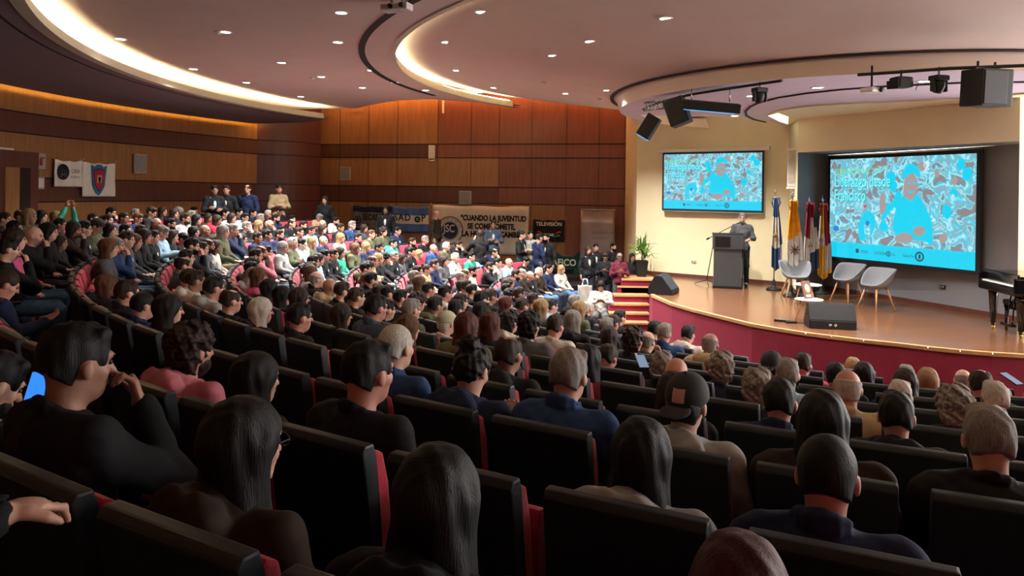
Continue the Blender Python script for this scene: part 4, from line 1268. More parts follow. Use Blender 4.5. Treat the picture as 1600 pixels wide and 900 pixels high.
# ------------------------------------------------------------------ banners on the wooden walls
def on_bw(x, y, off=.04):
    (a, b), t = bwp(x); d = Vector((BW1[0]-BW0[0], BW1[1]-BW0[1], 0)).normalized(); n_ = Vector((d.y,-d.x,0)); n_ = n_ if n_.y < 0 else -n_
    q = Vector((a,b,0))+n_*off; u, v = ray(x, y); return Vector((q.x, q.y, ZC-v*q.y))
BD = Vector((BW1[0]-BW0[0], BW1[1]-BW0[1], 0)).normalized(); BANG = math.atan2(BD.y, BD.x)
def banner(name, x0, y0, x1, y1, m, label, cols=None, sag=.02, nu=24, nv=12, rz=None, tl=None, wh=None):
    if tl is None:
        a = on_bw(x0, y0); c = on_bw(x1, y1); W_ = math.hypot(c.x-a.x, c.y-a.y); H_ = a.z-c.z; org = (a.x, a.y, c.z); rz = BANG
    else: W_, H_ = wh; org = tl
    r = empty(name, org, rz, label, 'banner')
    def fn(u, v):
        return Vector((u*W_+.006*math.sin(v*9), -.012-.014*math.sin(u*15+1.3*v)*(1-.5*v)-.01*math.sin(u*31), v*H_-sag*math.sin(u*PI)*v+.012*math.sin(u*5*PI)*v))
    mb = MB(); mb.grid(fn, nu, nv, mi=cols)
    o = mb.build('cloth', m, r); md = o.modifiers.new('thick','SOLIDIFY'); md.thickness = .004
    for u in (0, 1):
        rp = MB(); p = fn(u, 1); rp.tube([p, p+Vector((.08*(1 if u else -1), .02, .08))], .004, 5); rp.build('cord', M_['white'], r)
    return r, W_, H_
BW_ = mat('white banner cloth','#e6e2d6',.9,var=.04,scale=3); BBL = mat('blue banner cloth','#4a6cae',.9,var=.06); BNV = mat('navy banner cloth','#18233c',.9); BBK = mat('black banner cloth','#111214',.85); BGR = mat('green banner cloth','#0f4a36',.9,var=.1); BTX = mat('banner black ink','#14161c',.8); BRD = mat('banner red ink','#b02a3c',.8); BSK = mat('banner sky ink','#2f6f9a',.8); BNK = mat('banner navy ink','#1f3560',.8); BWT = mat('banner white ink','#e4e2dc',.8); BGY = mat('banner grey ink','#70706c',.8); BTL = mat('banner green ink','#2a8a70',.8)
YB = -.045
r, W_, H_ = banner('wall_banner', 677, 320, 827, 399, [BW_], 'long white cloth banner with a round blue emblem and black slogan')
def ringm(mb, cx_, cz, r0, r1, y, n=40, d=.003):
    for i in range(n):
        a, b = 2*PI*i/n, 2*PI*(i+1)/n
        q = [(cx_+r0*math.cos(a),y,cz+r0*math.sin(a)),(cx_+r1*math.cos(a),y,cz+r1*math.sin(a)),(cx_+r1*math.cos(b),y,cz+r1*math.sin(b)),(cx_+r0*math.cos(b),y,cz+r0*math.sin(b))]
        mb.face(q); mb.face([(p[0],p[1]+d,p[2]) for p in q])
        mb.face([q[1],(q[1][0],y+d,q[1][2]),(q[2][0],y+d,q[2][2]),q[2]])
        if r0 > .001: mb.face([q[0],(q[0][0],y+d,q[0][2]),(q[3][0],y+d,q[3][2]),q[3]])
ex, ez = W_*.19, H_*.47; er = H_*.235
mb = MB(); ringm(mb, ex, ez, 0, er*.74, YB); mb.build('emblem', BNK, r)
mb = MB(); ringm(mb, ex, ez, er*1.17, er*1.25, YB); ringm(mb, ex, ez, er*.78, er*.82, YB)
mb.build('emblem', BNK, r)
text('emblem_text','JSC',er*.95,BWT,r,T(ex-er*.58,YB-.004,ez-er*.33),.002,.78,bold=.004)
for i, ch in enumerate('JUVENTUD SINDICAL'):
    a = math.radians(165-i*9.5); x_, z_ = ex+er*.92*math.cos(a), ez+er*.92*math.sin(a)
    text('emblem_text', ch, er*.24, BNK, r, T(x_,YB-.003,z_) @ Matrix.Rotation(-(a-PI/2),4,'Y') @ T(-er*.08,0,-er*.03), .001)
for s_, x_, z_, x2 in (('"CUANDO LA JUVENTUD',.305,.66,.98),('SE COMPROMETE,',.375,.49,.87),('LA HISTORIA CAMBIA"',.315,.33,.965)):
    text('slogan', s_, H_*.155, BTX, r, T(W_*x_,YB,H_*z_), .002, fit=(x2-x_)*W_, bold=.012)
r, W_, H_ = banner('wall_banner', 614, 322, 671, 364, [BBL, BW_], 'blue and white striped banner reading SADOP', cols=lambda u, v: 1 if .34 < v < .68 else 0)
text('slogan','SAD',H_*.36,BTX,r,T(W_*.06,YB,H_*.38),.002,.95,bold=.006,spacing=1.15); text('slogan','P',H_*.36,BTX,r,T(W_*.81,YB,H_*.38),.002,.95,bold=.006)
mb = MB(); ringm(mb, W_*.705, H_*.51, H_*.05, H_*.12, YB); ringm(mb, W_*.705, H_*.51, 0, H_*.035, YB); mb.build('emblem', BTX, r)
r, W_, H_ = banner('wall_banner', 553, 321, 613, 361, [BNV, BGY], 'navy and pale banner reading SECASFPI, partly hidden', cols=lambda u, v: 0 if v > .72 or v < .1 else 1)
text('slogan','SECASFPI',H_*.34,BTX,r,T(W_*.26,YB,H_*.36),.002,.72,bold=.008); text('slogan','SANTA FE CAPITAL',H_*.1,BTX,r,T(W_*.28,YB,H_*.2),.001,.9)
mb = MB(); ringm(mb, W_*.13, H_*.42, H_*.12, H_*.16, YB); ringm(mb, W_*.13, H_*.42, 0, H_*.07, YB); mb.build('emblem', BTX, r)
r, W_, H_ = banner('wall_banner', 834, 343, 883, 378, [BBK], 'black banner reading TELEVISION with red and green hands')
text('slogan','TELEVISIÓN',H_*.24,BWT,r,T(W_*.10,YB,H_*.68),.002,fit=W_*.82,bold=.004)
for xx, sgn_, m_ in ((.24,1,BRD),(.80,-1,BRD),(.27,1,BTL),(.76,-1,BTL)):
    mb = MB(); zz = .42 if m_ is BRD else .26
    mb.tube([(W_*(xx-.10*sgn_),YB,H_*(zz+.02)),(W_*xx,YB,H_*zz),(W_*(xx+.09*sgn_),YB,H_*(zz-.08))],[H_*.055,H_*.05,H_*.02],8); mb.build('emblem', m_, r)
text('slogan','UNIDAD',H_*.17,BWT,r,T(W_*.36,YB,H_*.22),.002,.72,bold=.004)
r, W_, H_ = banner('wall_banner', 864, 388, 912, 430, [BGR], 'dark green banner reading FICO hanging low behind standing people', sag=.25)
text('slogan','AFICO',H_*.36,BWT,r,T(W_*.02,YB-.02,H_*.28),.002,.9,bold=.008); text('slogan','GREMIO',H_*.12,BGY,r,T(W_*.35,YB-.02,H_*.68),.002)
# silver roll-up
a = on_bw(911,327,.5); c = on_bw(965,400,.5); W_ = c.x-a.x
r = empty('roll_up_banner', (a.x, a.y, 0), BANG, 'tall silver roll-up banner standing at the right end of the wooden wall', 'banner')
mb = MB(); mb.grid(lambda u, v: Vector((u*W_, -.004*math.sin(u*9), .1+v*(a.z-.1))), 12, 6); o = mb.build('sheet', mat('silver vinyl','#a89c98',.28,metal=.6,var=.2,scale=1.5), r); o.modifiers.new('t','SOLIDIFY').thickness = .004
mb = MB(); mb.box((W_/2,0,.05),(W_+.06,.16,.10),bev=.02); mb.build('base', M_['grey'], r); mb = MB(); mb.box((W_/2,0,a.z),(W_,.02,.03)); mb.build('top_rail', M_['chrome'], r)
mb = MB(); mb.tube([(W_/2,.05,.1),(W_/2,.05,a.z)],.012,8); mb.build('pole', M_['grey'], r)
text('print','UNIVERSIDAD',W_*.10,BGY,r,T(W_*.36,-.012,a.z*.72),.001); text('print','CATOLICA',W_*.09,BGY,r,T(W_*.36,-.012,a.z*.66),.001)
# left wall banners
def on_lw(x, y, R=17.42):
    u, v = ray(x, y); a = u*u+1; b = -2*(u*CX+CY); c_ = CX*CX+CY*CY-R*R; Y = (-b+math.sqrt(b*b-4*a*c_))/(2*a); return Vector((u*Y, Y, ZC-v*Y))
def lw_frame(x, y): 
    p = on_lw(x, y); return p, face_to(p)+PI
def lw_banner(x0,y0,x1,y1,m,label,**k):
    a, c = on_lw(x0,y0), on_lw(x1,y1); rz = math.atan2(c.y-a.y, c.x-a.x)
    return banner('wall_banner',0,0,0,0,m,label,tl=(a.x,a.y,c.z),wh=(math.hypot(c.x-a.x,c.y-a.y),a.z-c.z),rz=rz,**k)
r, W_, H_ = lw_banner(84,249,128,292,[BW_],'white cloth banner with a black oval emblem on the left wall')
mb = MB(); ringm(mb, W_*.27, H_*.55, 0, H_*.30, YB); mb.build('emblem', BTX, r); mb = MB(); mb.tube([(W_*.18,YB-.004,H_*.35),(W_*.27,YB-.004,H_*.78),(W_*.36,YB-.004,H_*.35)],H_*.04,6); mb.tube([(W_*.2,YB-.004,H_*.45),(W_*.34,YB-.004,H_*.45)],H_*.03,6); mb.build('emblem', BGY, r)
text('slogan','CASA',H_*.22,BGY,r,T(W_*.55,YB,H_*.48),.001,.8); text('slogan','DEL MAESTRO',H_*.09,BGY,r,T(W_*.53,YB,H_*.32),.001,.8)
r, W_, H_ = lw_banner(128,253,179,307,[BW_],'white cloth banner with a blue and red shield on the left wall')
def shield(s, y):
    pts = [(-.5,.48),(-.28,.42),(-.12,.5),(.12,.5),(.28,.42),(.5,.48),(.42,.1),(.36,-.2),(.15,-.42),(0,-.5),(-.15,-.42),(-.36,-.2),(-.42,.1)]
    mb = MB(); mb.prism([(W_*.46+p[0]*s*H_*.62, H_*.49+p[1]*s*H_*.92) for p in pts][::-1], 0, .004, Matrix.Translation((0,y,0)) @ Matrix.Rotation(PI/2,4,'X')); return mb
shield(1,YB).build('emblem',BSK,r); shield(.74,YB-.005).build('emblem',BTX,r); shield(.68,YB-.010).build('emblem',BRD,r)
mb = MB(); mb.box((W_*.42,YB-.016,H_*.52),(W_*.05,.004,H_*.22)); mb.box((W_*.5,YB-.016,H_*.52),(W_*.05,.004,H_*.22)); mb.build('emblem', mat('banner yellow ink','#d8c890',.8), r); shield(.2,YB-.017).build('emblem',BTX,r)
# ------------------------------------------------------------------ wall plates, lamps, door
def plate(x, y, w, h, label, on, nm='wall_speaker'):
    if on == 'b': p = on_bw(x, y, .03); rz = BANG
    else: p, rz = lw_frame(x, y)
    r = empty(nm, p, rz, label, 'speaker' if nm == 'wall_speaker' else 'sign')
    mb = MB(); mb.box((0,0,0),(w,.05,h),bev=.01); mb.build('frame', mat('pale plate','#a8a098',.6), r)
    if nm == 'wall_speaker':
        mb = MB(); mb.box((0,-.03,0),(w*.84,.01,h*.84)); 
        for i in range(9): mb.box((0,-.037,(-.38+.095*i)*h),(w*.8,.006,h*.03))
        mb.build('grille', M_['grey'], r)
    return r
plate(219,256,.42,.52,'square grey speaker grille on the curved left wall','l')
plate(539.5,271,.40,.46,'square grey speaker grille on the ochre panel of the back wall','b')
plate(727.5,308.5,.42,.44,'square grey speaker grille above the white banner','b')
r = plate(62,252,.32,.36,'white sign with a red fire extinguisher beside the door','l','fire_sign')
mb = MB(); mb.tube([(0,-.035,-.09),(0,-.035,.06)],.03,10); mb.tube([(0,-.035,.06),(0,-.035,.09)],.014,8); mb.tube([(0,-.035,.09),(.05,-.035,.07)],.009,6); mb.build('pictogram', BRD, r)
for sx_ in (-1,1):
    mb = MB(); mb.box((sx_*.10,-.027,.08),(.05,.004,.02)); mb.build('pictogram', BTX, r)
r = plate(61,286,.28,.28,'small blank white box below the fire sign','l','notice_box')
mb = MB(); mb.box((0,-.03,0),(.2,.02,.2),bev=.008); mb.build('lid', M_['white'], r)
p, rz = lw_frame(8,235); r = empty('emergency_light', p, rz, 'white emergency light above the left door', 'light'); mb = MB(); mb.box((0,0,0),(.42,.08,.11),bev=.02); mb.build('housing', M_['white'], r); mb = MB(); mb.box((0,-.045,-.01),(.36,.012,.06),bev=.004); mb.build('diffuser', M_['grey'], r)
for (x, y0, y1, lab, w) in ((675,227,248,'white box lamp fixed on the middle of the wooden wall',.20),(692,157,177,'slim white vertical lamp at the top of the wooden wall',.05),(449,194,223,'slim white vertical lamp on the plum wall corner',.08)):
    a = on_bw(x, (y0+y1)/2, .08 if x > 500 else 1.1); h_ = (y1-y0)/FPX*a.y
    r = empty('wall_lamp', a, BANG, lab, 'lamp'); mb = MB(); mb.box((0,0,0),(w,.12,h_),bev=.012); mb.build('housing', M_['white'], r)
    mb = MB(); mb.box((0,.05,0),(w*.6,.04,h_*.5)); mb.build('bracket', M_['grey'], r)
    if x == 675:
        mb = MB(); mb.tube([(-.1,0,-h_*.62),(0,-.06,-h_*.68),(.1,0,-h_*.62)],.03,8); mb.build('spotlight', M_['white'], r)
# left door
a, c = on_lw(-14,262), on_lw(50,242); rz = math.atan2(c.y-a.y, c.x-a.x); W_ = math.hypot(c.x-a.x, c.y-a.y)
door = empty('door_1', (a.x,a.y,1.5), rz); door['kind'] = 'structure'
zt = c.z-1.5
mb = MB(); mb.box((W_/2-.0,-.10,zt/2),(W_,.12,zt+.1)); mb.build('door_frame', WD, door)
mb = MB(); mb.box((W_*.28,-.19,(zt-.3)/2),(W_*.34,.05,zt-.3)); mb.build('door_leaf', WL, door)
mb = MB(); mb.box((W_*.62,-.175,(zt-.3)/2),(W_*.28,.02,zt-.3)); mb.build('opening', M_['seam'], door)
mb = MB(); mb.tube([(W_*.42,-.24,.95),(W_*.42,-.24,1.15)],.015,8); mb.build('door_handle', M_['chrome'], door)
# outlets
for pos, m_, lab in ((on_sw(1084,408,.02), M_['white'],'white double socket on the cream side wall'), (None, M_['black'],'black socket box on the dark grey niche wall')):
    if pos is None:
        u, v = ray(1474,448); a_ = Vector((8.3,14.6)); b_ = Vector((8.76,13.3)); d = b_-a_; t = (u*a_.y-a_.x)/(d.x-u*d.y); q = a_+d*t; pos = Vector((q.x-.03,q.y-.01,ZC-v*q.y)); rz = math.atan2(d.y,d.x)
    else: rz = math.atan2(sd.y,sd.x)
    r = empty('wall_socket', pos, rz, lab, 'socket'); mb = MB(); mb.box((0,0,0),(.13,.02,.07),bev=.006); mb.build('plate', m_, r)
    for s_ in (-1,1): mb = MB(); mb.lathe([(0,0),(.02,0),(.02,.006),(0,.006)],12,M=T(s_*.032,-.012,0) @ Matrix.Rotation(PI/2,4,'X')); mb.build('outlet', M_['grey'], r)
# column loudspeaker on the pier
p = at(1238.5,262,16.7); r = empty('column_loudspeaker', p, math.radians(-35), 'white column loudspeaker on the cream pier left of the niche', 'speaker')
mb = MB(); mb.box((0,0,0),(.20,.18,.86),bev=.02); mb.build('cabinet', M_['white'], r); mb = MB(); mb.box((0,-.095,.02),(.15,.012,.76),bev=.004); mb.build('grille', mat('pale grille','#b8b2a4',.7), r); mb = MB(); mb.box((0,.02,-.46),(.24,.2,.05),bev=.01); mb.build('shelf', M_['white'], r)
# ------------------------------------------------------------------ stage furniture
WOODL = mat('pale beech','#b88a60',.45,var=.12,scale=6,stretch=(4,4,.5)); FELT = mat('light grey shell','#84888e',.8,var=.05,scale=40); GLOSS = mat('piano black lacquer','#050507',.08,spec=.7)
lc = onz(1140,451,STAGE)
r = empty('lectern', (lc.x, lc.y+.20, STAGE), math.radians(-14), 'tall dark grey lectern on the stage under the side screen', 'lectern')
GR = mat('charcoal laminate','#3c4044',.5,var=.05)
mb = MB(); mb.box((0,0,.46),(.62,.42,.90),bev=.006); mb.build('base', GR, r)
mb = MB(); mb.box((0,-.01,.03),(.66,.46,.06),bev=.006); mb.build('plinth', M_['blackm'], r)
mb = MB(); mb.box((0,-.01,1.075),(.68,.46,.33),bev=.008); mb.build('upper_case', GR, r)
mb = MB(); mb.box((-.12,-.245,1.08),(.34,.012,.24)); [mb.box((-.12,-.253,.985+.03*i),(.32,.006,.010)) for i in range(7)]; mb.build('vent_panel', M_['blackm'], r)
mb = MB(); mb.box((0,.02,1.25),(.70,.50,.03),Matrix.Identity(4),bev=.005); mb.build('top', M_['blackm'], r)
mb = MB(); mb.box((.342,-.01,.62),(.006,.40,1.14)); mb.build('side_panel', mat('slate laminate','#3f5468',.45), r)
# boom microphone stand
b0 = onz(1104,445,STAGE); r = empty('microphone_stand', (b0.x, b0.y, STAGE), 0, 'black boom microphone stand reaching over the lectern', 'microphone stand')
mb = MB(); [mb.tube([(0,0,.12),(.30*math.cos(a),.30*math.sin(a),.015)],.010,8) for a in (.4,2.5,4.6)]; mb.build('tripod_base', M_['blackm'], r)
L0 = at(1104,374,b0.y)-Vector(r.location); L1 = at(1152,349,b0.y+.15)-Vector(r.location); Lc = at(1117,368,b0.y)-Vector(r.location)
mb = MB(); mb.tube([(0,0,.1),(Lc.x,Lc.y,Lc.z)],.011,8); mb.build('pole', M_['blackm'], r)
mb = MB(); mb.tube([L0, L1],.009,8); mb.tube([L0, L0.lerp(L1,.09)],.022,8); mb.build('boom', M_['blackm'], r)
mb = MB(); mb.tube([L1, L1+Vector((.05,.0,.01)), L1+Vector((.10,.0,.02))],[.013,.017,.024],10); mb.tube([L1+Vector((.10,0,.02)), L1+Vector((.135,0,.028))],[.026,.014],10); mb.build('microphone', M_['black'], r)
# flags
def flag(x, ytop, ybase, cloth_top, cloth_bot, wpx, colf, mats, label, lean=0):
    b = onz(x, ybase, STAGE); top = at(x+lean, ytop, b.y).z-STAGE
    r = empty('flag', (b.x, b.y, STAGE), 0, label, 'flag', 'ceremonial flags beside the niche')
    mb = MB(); mb.lathe([(0,0),(.17,0),(.175,.02),(.14,.05),(.06,.07),(.04,.12),(.03,.22),(.022,.24),(0,.24)],24); mb.build('stand', M_['blackm'] if x < 1250 else M_['black'], r)
    mb = MB(); mb.tube([(0,0,.1),(0,0,top-.16)],.014,8); mb.build('pole', WOODL if x < 1230 else M_['chrome'], r)
    mb = MB(); mb.tube([(0,0,top-.18),(0,0,top-.10),(0,0,top-.06),(0,0,top)],[.02,.022,.008,.002],8); mb.tube([(-.05,0,top-.10),(0,0,top-.13),(.05,0,top-.10)],.006,6); mb.build('finial', M_['chrome'], r)
    z1 = at(x, cloth_top, b.y).z-STAGE; z0 = at(x, cloth_bot, b.y).z-STAGE; w = wpx/FPX*b.y
    def fn(u, v):
        t = 1-v; ww = w*(.30+.70*min(1,t*1.5)**.8); zz = z1-(z1-z0)*t*(1-.10*abs(u-.45)*2)
        return Vector(((u-.45)*ww+.02*t, -.05-.045*math.sin(u*19+t*1.5)*min(1,.35+t)-.02*math.sin(u*37), zz))
    mb = MB(); mb.grid(fn, 40, 30, mi=colf); o = mb.build('cloth', mats, r); o.modifiers.new('t','SOLIDIFY').thickness = .004
    mb = MB(); 
    for s_ in (-1,1): mb.tube([(0,-.05,z1),(s_*.07,-.07,z1+.01),(s_*.09,-.07,z1-.10),(s_*.06,-.07,z1-.22)],[.012,.026,.022,.006],8)
    mb.build('bow', mats[0], r)
    return r, z0, z1, w
FB = mat('flag blue','#2c4c74',.8); FW = mat('flag white','#c9c6bf',.8); FY = mat('flag yellow','#e0a018',.8); FR = mat('flag crimson','#8c1c34',.8); FN = mat('flag navy','#22344e',.8); FGO = mat('flag gold ink','#8a6a3c',.8)
def f1(u, v): return 0 if v > .74 or (v < .30 and u < .75) or (u > .80 and v > .3) else 1
r, z0, z1, w = flag(1209,293,453,310,424,17,f1,[FB,FW],'blue and white flag with a sun, leftmost of the stage flags')
mb = MB(); mb.lathe([(0,0),(.055,0),(.055,.008),(0,.008)],16,M=T(-.02,-.115,(z0+z1)/2) @ Matrix.Rotation(PI/2,4,'X')); mb.build('emblem', FGO, r)
def f2(u, v): return 0 if v > .44+.12*(u-.5) else 1
r, z0, z1, w = flag(1236,298,463,314,420,25,f2,[FY,FW],'yellow and white flag, second of the stage flags')
mb = MB()
for i in range(8): a = i*PI/4; mb.tube([(.02,-.12,z0+.42),(.02+.11*math.cos(a),-.12,z0+.42+.11*math.sin(a))],.010,5)
mb.build('emblem', mat('flag brown ink','#5a3024',.8), r)
def f3(u, v): return 0 if (v > .62 and u < .45) or (v > .80) or (.5 < v < .64 and u < .4) else (2 if (v < .30 and u > .5) or (v > .62 and u > .72) else 1)
r, z0, z1, w = flag(1262,306,462,318,430,24,f3,[FR,FW,FN],'crimson, white and navy flag, third of the stage flags')
mb = MB(); mb.tube([(-.04,-.12,z0+.62),(.0,-.12,z0+.72),(.03,-.12,z0+.62)],.016,6); mb.build('emblem', FGO, r)
def f4(u, v): return 0 if (u > .62 and v > .42) or (u < .3 and v > .84) else (2 if (v > .6 and .3 < u <= .62) or (v < .42 and u < .62-.6*(.42-v)) or v < .07 else 1)
r, z0, z1, w = flag(1283,305,459,319,438,22,f4,[FR,FW,FY],'crimson, white and yellow flag, nearest to the big screen')
mb = MB(); mb.tube([(-.07+.045*math.cos(a*PI/6),-.12,(z0+z1)/2+.05+.065*math.sin(a*PI/6)) for a in range(13)],.008,5,cap=False); mb.build('emblem', FGO, r)
# tub chairs
def tub_shell():
    mb = MB()
    def fn(u, v):
        th = PI*2*u; c, s_ = math.cos(th), math.sin(th)      # v: 0 centre of seat -> 1 rim
        rim = .36+.33*(.5+.5*(-s_))**.9*(1.0 if s_ < 0 else 1) if True else 0
        back = max(0, min(1, (.92-s_)/1.35)); back = back*back*(3-2*back)
        zr = .02+.31*back+.0; rx = .235+.055*v**3; ry = .22+.03*v**3
        rr_ = min(1, v*1.55); up = max(0, (v-.55)/.45)
        return Vector((rx*rr_*c*(1+.12*up*back), (ry*rr_*s_)*(1+.10*up*back)-.05*up*back+.02, .43+zr*up**.85+.025*rr_*rr_))
    mb.grid(fn, 40, 14); bmesh.ops.remove_doubles(mb.b, verts=mb.b.verts[:], dist=.0005)
    return mb.mesh('shell')
TUB = tub_shell()
leg_m = []
for sx_ in (-1,1):
    for sy_ in (-1,1):
        mb = MB(); mb.tube([(sx_*.13,sy_*.12+.02,.425),(sx_*.235,sy_*.225+.02,0)],[.019,.011],10); leg_m.append(mb.mesh('leg'))
mb = MB(); mb.box((0,.02,.415),(.30,.05,.02)); mb.box((0,.02,.415),(.05,.28,.02)); CRS = mb.mesh('cross_brace')
def tub(x, y, deg, label):
    p = onz(x, y, STAGE); r = empty('tub_chair', p, math.radians(deg), label, 'chair', 'grey tub chairs on the stage')
    o = obj('shell', TUB, FELT, r); o.modifiers.new('t','SOLIDIFY').thickness = .014
    for m_ in leg_m: obj('leg', m_, WOODL, r)
    obj('cross_brace', CRS, WOODL, r); return r
tub(1242,466,172,'light grey tub chair on wooden legs before the flags')
tub(1325,472,112,'light grey tub chair, middle of the three on the stage')
tub(1370,483,108,'light grey tub chair on wooden legs nearest the piano')
# side tables
def side_table(x, ytop, h, R, label):
    p = onz(x, ytop, STAGE+h); r = empty('side_table', (p.x,p.y,STAGE), .4, label, 'table', 'round side tables')
    mb = MB(); mb.lathe([(0,h-.02),(R-.01,h-.02),(R,h-.01),(R,h-.004),(R-.006,h),(0,h)],36); mb.build('table_top', M_['white'], r)
    for a in (.3,.3+2*PI/3,.3+4*PI/3): mb = MB(); mb.tube([(R*.5*math.cos(a),R*.5*math.sin(a),h-.02),(R*.92*math.cos(a),R*.92*math.sin(a),0)],[.016,.010],10); mb.build('leg', WOODL, r)
    return p
tp = side_table(1264,467,.40,.23,'low round white side table in front, holding the framed award')
side_table(1262,444,.44,.26,'round white side table behind the framed award')
r = empty('award_frame', tp+Vector((.0,0,.0)), math.radians(25), 'wooden award frame with an oval cream plaque on the front side table', 'frame')
Mx = T(0,0,.005) @ Matrix.Rotation(-.32,4,'X')
mb = MB(); mb.box((0,0,.155),(.20,.018,.30),Mx,bev=.004); mb.build('frame', WD, r); mb = MB(); mb.lathe([(0,0),(.055,0),(.055,.006),(0,.006)],20,M=Mx @ T(0,-.010,.17) @ Matrix.Rotation(PI/2,4,'X') @ Matrix.Diagonal((1,1.4,1,1))); mb.build('plaque', mat('cream plaque','#cdbf96',.5), r)
mb = MB(); mb.box((0,-.011,.05),(.10,.004,.035),Mx); mb.build('name_plate', M_['white'], r); mb = MB(); mb.tube([Mx @ Vector((0,.01,.24)), (0,.16,.004)],.008,6); mb.build('strut', WD, r)
# floor monitors
def wedge(x, y, deg, w, d, h, label):
    p = onz(x, y, STAGE); r = empty('floor_monitor', p, math.radians(deg), label, 'speaker', 'stage floor monitors')
    R = Matrix(((0,0,1,0),(1,0,0,0),(0,1,0,0),(0,0,0,1)))
    mb = MB(); mb.prism([(-d/2,0),(d/2,0),(d/2,h*.35),(d*.22,h),(-d*.02,h),(-d/2,h*.22)], -w/2, w/2, R); bmesh.ops.bevel(mb.b, geom=mb.b.edges[:], offset=.012, segments=2, affect='EDGES'); mb.build('cabinet', M_['blackm'], r)
    a = Vector((0,-d/2,h*.22)); b_ = Vector((0,-d*.02,h)); n_ = Vector((0,-(b_.z-a.z),(b_.y-a.y))).normalized(); mid = (a+b_)/2; ang_ = math.atan2(b_.z-a.z, b_.y-a.y)
    mb = MB(); mb.box((0,0,0),(w*.90,(b_-a).length*.88,.012),T(*(mid+n_*.006)) @ Matrix.Rotation(ang_,4,'X'),bev=.003); mb.build('grille', mat('grille mesh grey','#2a3338',.55,var=.2,scale=200), r)
    mb = MB(); [mb.lathe([(0,0),(.022,0),(.022,.006),(.010,.006),(.010,.002),(0,.002)],14,M=T(-w*.05+.08*i,d/2+.002,h*.17) @ Matrix.Rotation(-PI/2,4,'X')) for i in range(2)]; mb.build('connector', M_['chrome'], r)
    mb = MB(); mb.box((w/2+.004,0,h*.55),(.01,d*.3,.03),bev=.003); mb.build('handle', M_['black'], r)
    return r
wedge(1037,458,62,.62,.52,.40,'black floor monitor at the left end of the stage')
wedge(1296,511,170,.72,.46,.40,'black floor monitor at the stage edge before the tables')
# cables and stage box near the front monitor
p = onz(1222,503,STAGE); r = empty('power_strip', p, -.5, 'black power strip and plug lying on the stage front', 'power strip')
mb = MB(); mb.box((0,0,.02),(.26,.06,.04),bev=.008); mb.build('strip', M_['black'], r); mb = MB(); [mb.box((-.08+.055*i,0,.042),(.03,.03,.006)) for i in range(4)]; mb.build('outlet', M_['grey'], r)
mb = MB(); c0 = onz(1240,505,STAGE); pts = [Vector((c0.x+.12*i, c0.y-.06*i+.03*math.sin(i*1.7), STAGE+.012)) for i in range(7)]; mb.tube(pts,.008,6); setp(mb.build('cable', M_['black']),'thin black cable running from the power strip to the front monitor','cable')
mb = MB(); c0 = onz(1236,505,STAGE); mb.box((c0.x,c0.y-.01,STAGE+.02),(.18,.06,.04),bev=.01); setp(mb.build('plug_box', M_['black']),'small black plug box between power strip and front monitor','plug')
# grand piano
pf = onz(1551,513,STAGE)
r = empty('grand_piano', (pf.x-.09, pf.y-.22, STAGE), math.radians(-8), 'glossy black grand piano at the right edge of the stage', 'piano')
rim = [(0,0),(0,-.55)]+[(.08,-.62)]+[(1.2,-.66),(1.45,-.62)]
outline = [(0,.35),(0,-.75),(.30,-.80),(1.55,-.80),(1.62,-.4),(1.50,.15),(1.10,.40),(.55,.42)]
mb = MB(); mb.prism(outline, .64, .93); bmesh.ops.bevel(mb.b, geom=mb.b.edges[:], offset=.02, segments=2, affect='EDGES'); mb.build('case', GLOSS, r)
mb = MB(); mb.prism([(p[0]*1.02-.03, p[1]*1.03) for p in outline], .935, .958); mb.build('lid', GLOSS, r)
mb = MB(); mb.box((-.05,-.20,.72),(.14,1.12,.14),bev=.03); mb.box((-.02,.36,.80),(.20,.06,.26),bev=.03); mb.box((-.02,-.76,.80),(.20,.06,.26),bev=.03); mb.build('keybed', GLOSS, r)
mb = MB(); mb.box((-.02,-.20,.80),(.10,1.04,.02)); mb.build('keys', M_['white'], r)
mb = MB(); mb.box((-.03,-.2,.90),(.03,1.06,.16),bev=.01); mb.build('fallboard', GLOSS, r)
for lx, ly in ((.06,.22),(.06,-.62),(1.35,-.3)):
    mb = MB(); mb.tube([(lx,ly,.64),(lx,ly,.55),(lx,ly,.10)],[.085,.075,.045],4); mb.tube([(lx,ly,.10),(lx,ly,.06)],[.03,.03],10); lg = mb.build('leg', GLOSS, r)
    mb = MB(); mb.lathe([(0,0),(.022,.005),(.028,.03),(.022,.055),(0,.06)],12,c=(lx,ly,0)); mb.build('caster', mat('brass','#b08a48',.3,metal=1), lg)
mb = MB(); [mb.tube([(.16,-.2+s_*.06,.64),(.10,-.2+s_*.09,.16)],.014,8) for s_ in (-1,1)]; mb.box((.09,-.2,.14),(.12,.28,.05),bev=.01); mb.build('pedal_lyre', GLOSS, r)
bp_ = onz(1588,522,STAGE); r = empty('piano_bench', (bp_.x+.18, bp_.y+.0, STAGE), math.radians(-8), 'black upholstered piano bench at the right edge of the picture', 'bench')
mb = MB(); mb.box((0,0,.47),(.42,.72,.09),bev=.03); mb.build('cushion', mat('black leather','#141416',.35,bump=.2), r); mb = MB(); mb.box((0,0,.40),(.38,.68,.06),bev=.006); mb.build('frame', GLOSS, r)
for sx_ in (-1,1):
    for sy_ in (-1,1): mb = MB(); mb.tube([(sx_*.16,sy_*.31,.40),(sx_*.16,sy_*.31,0)],[.032,.024],4); mb.build('leg', GLOSS, r)
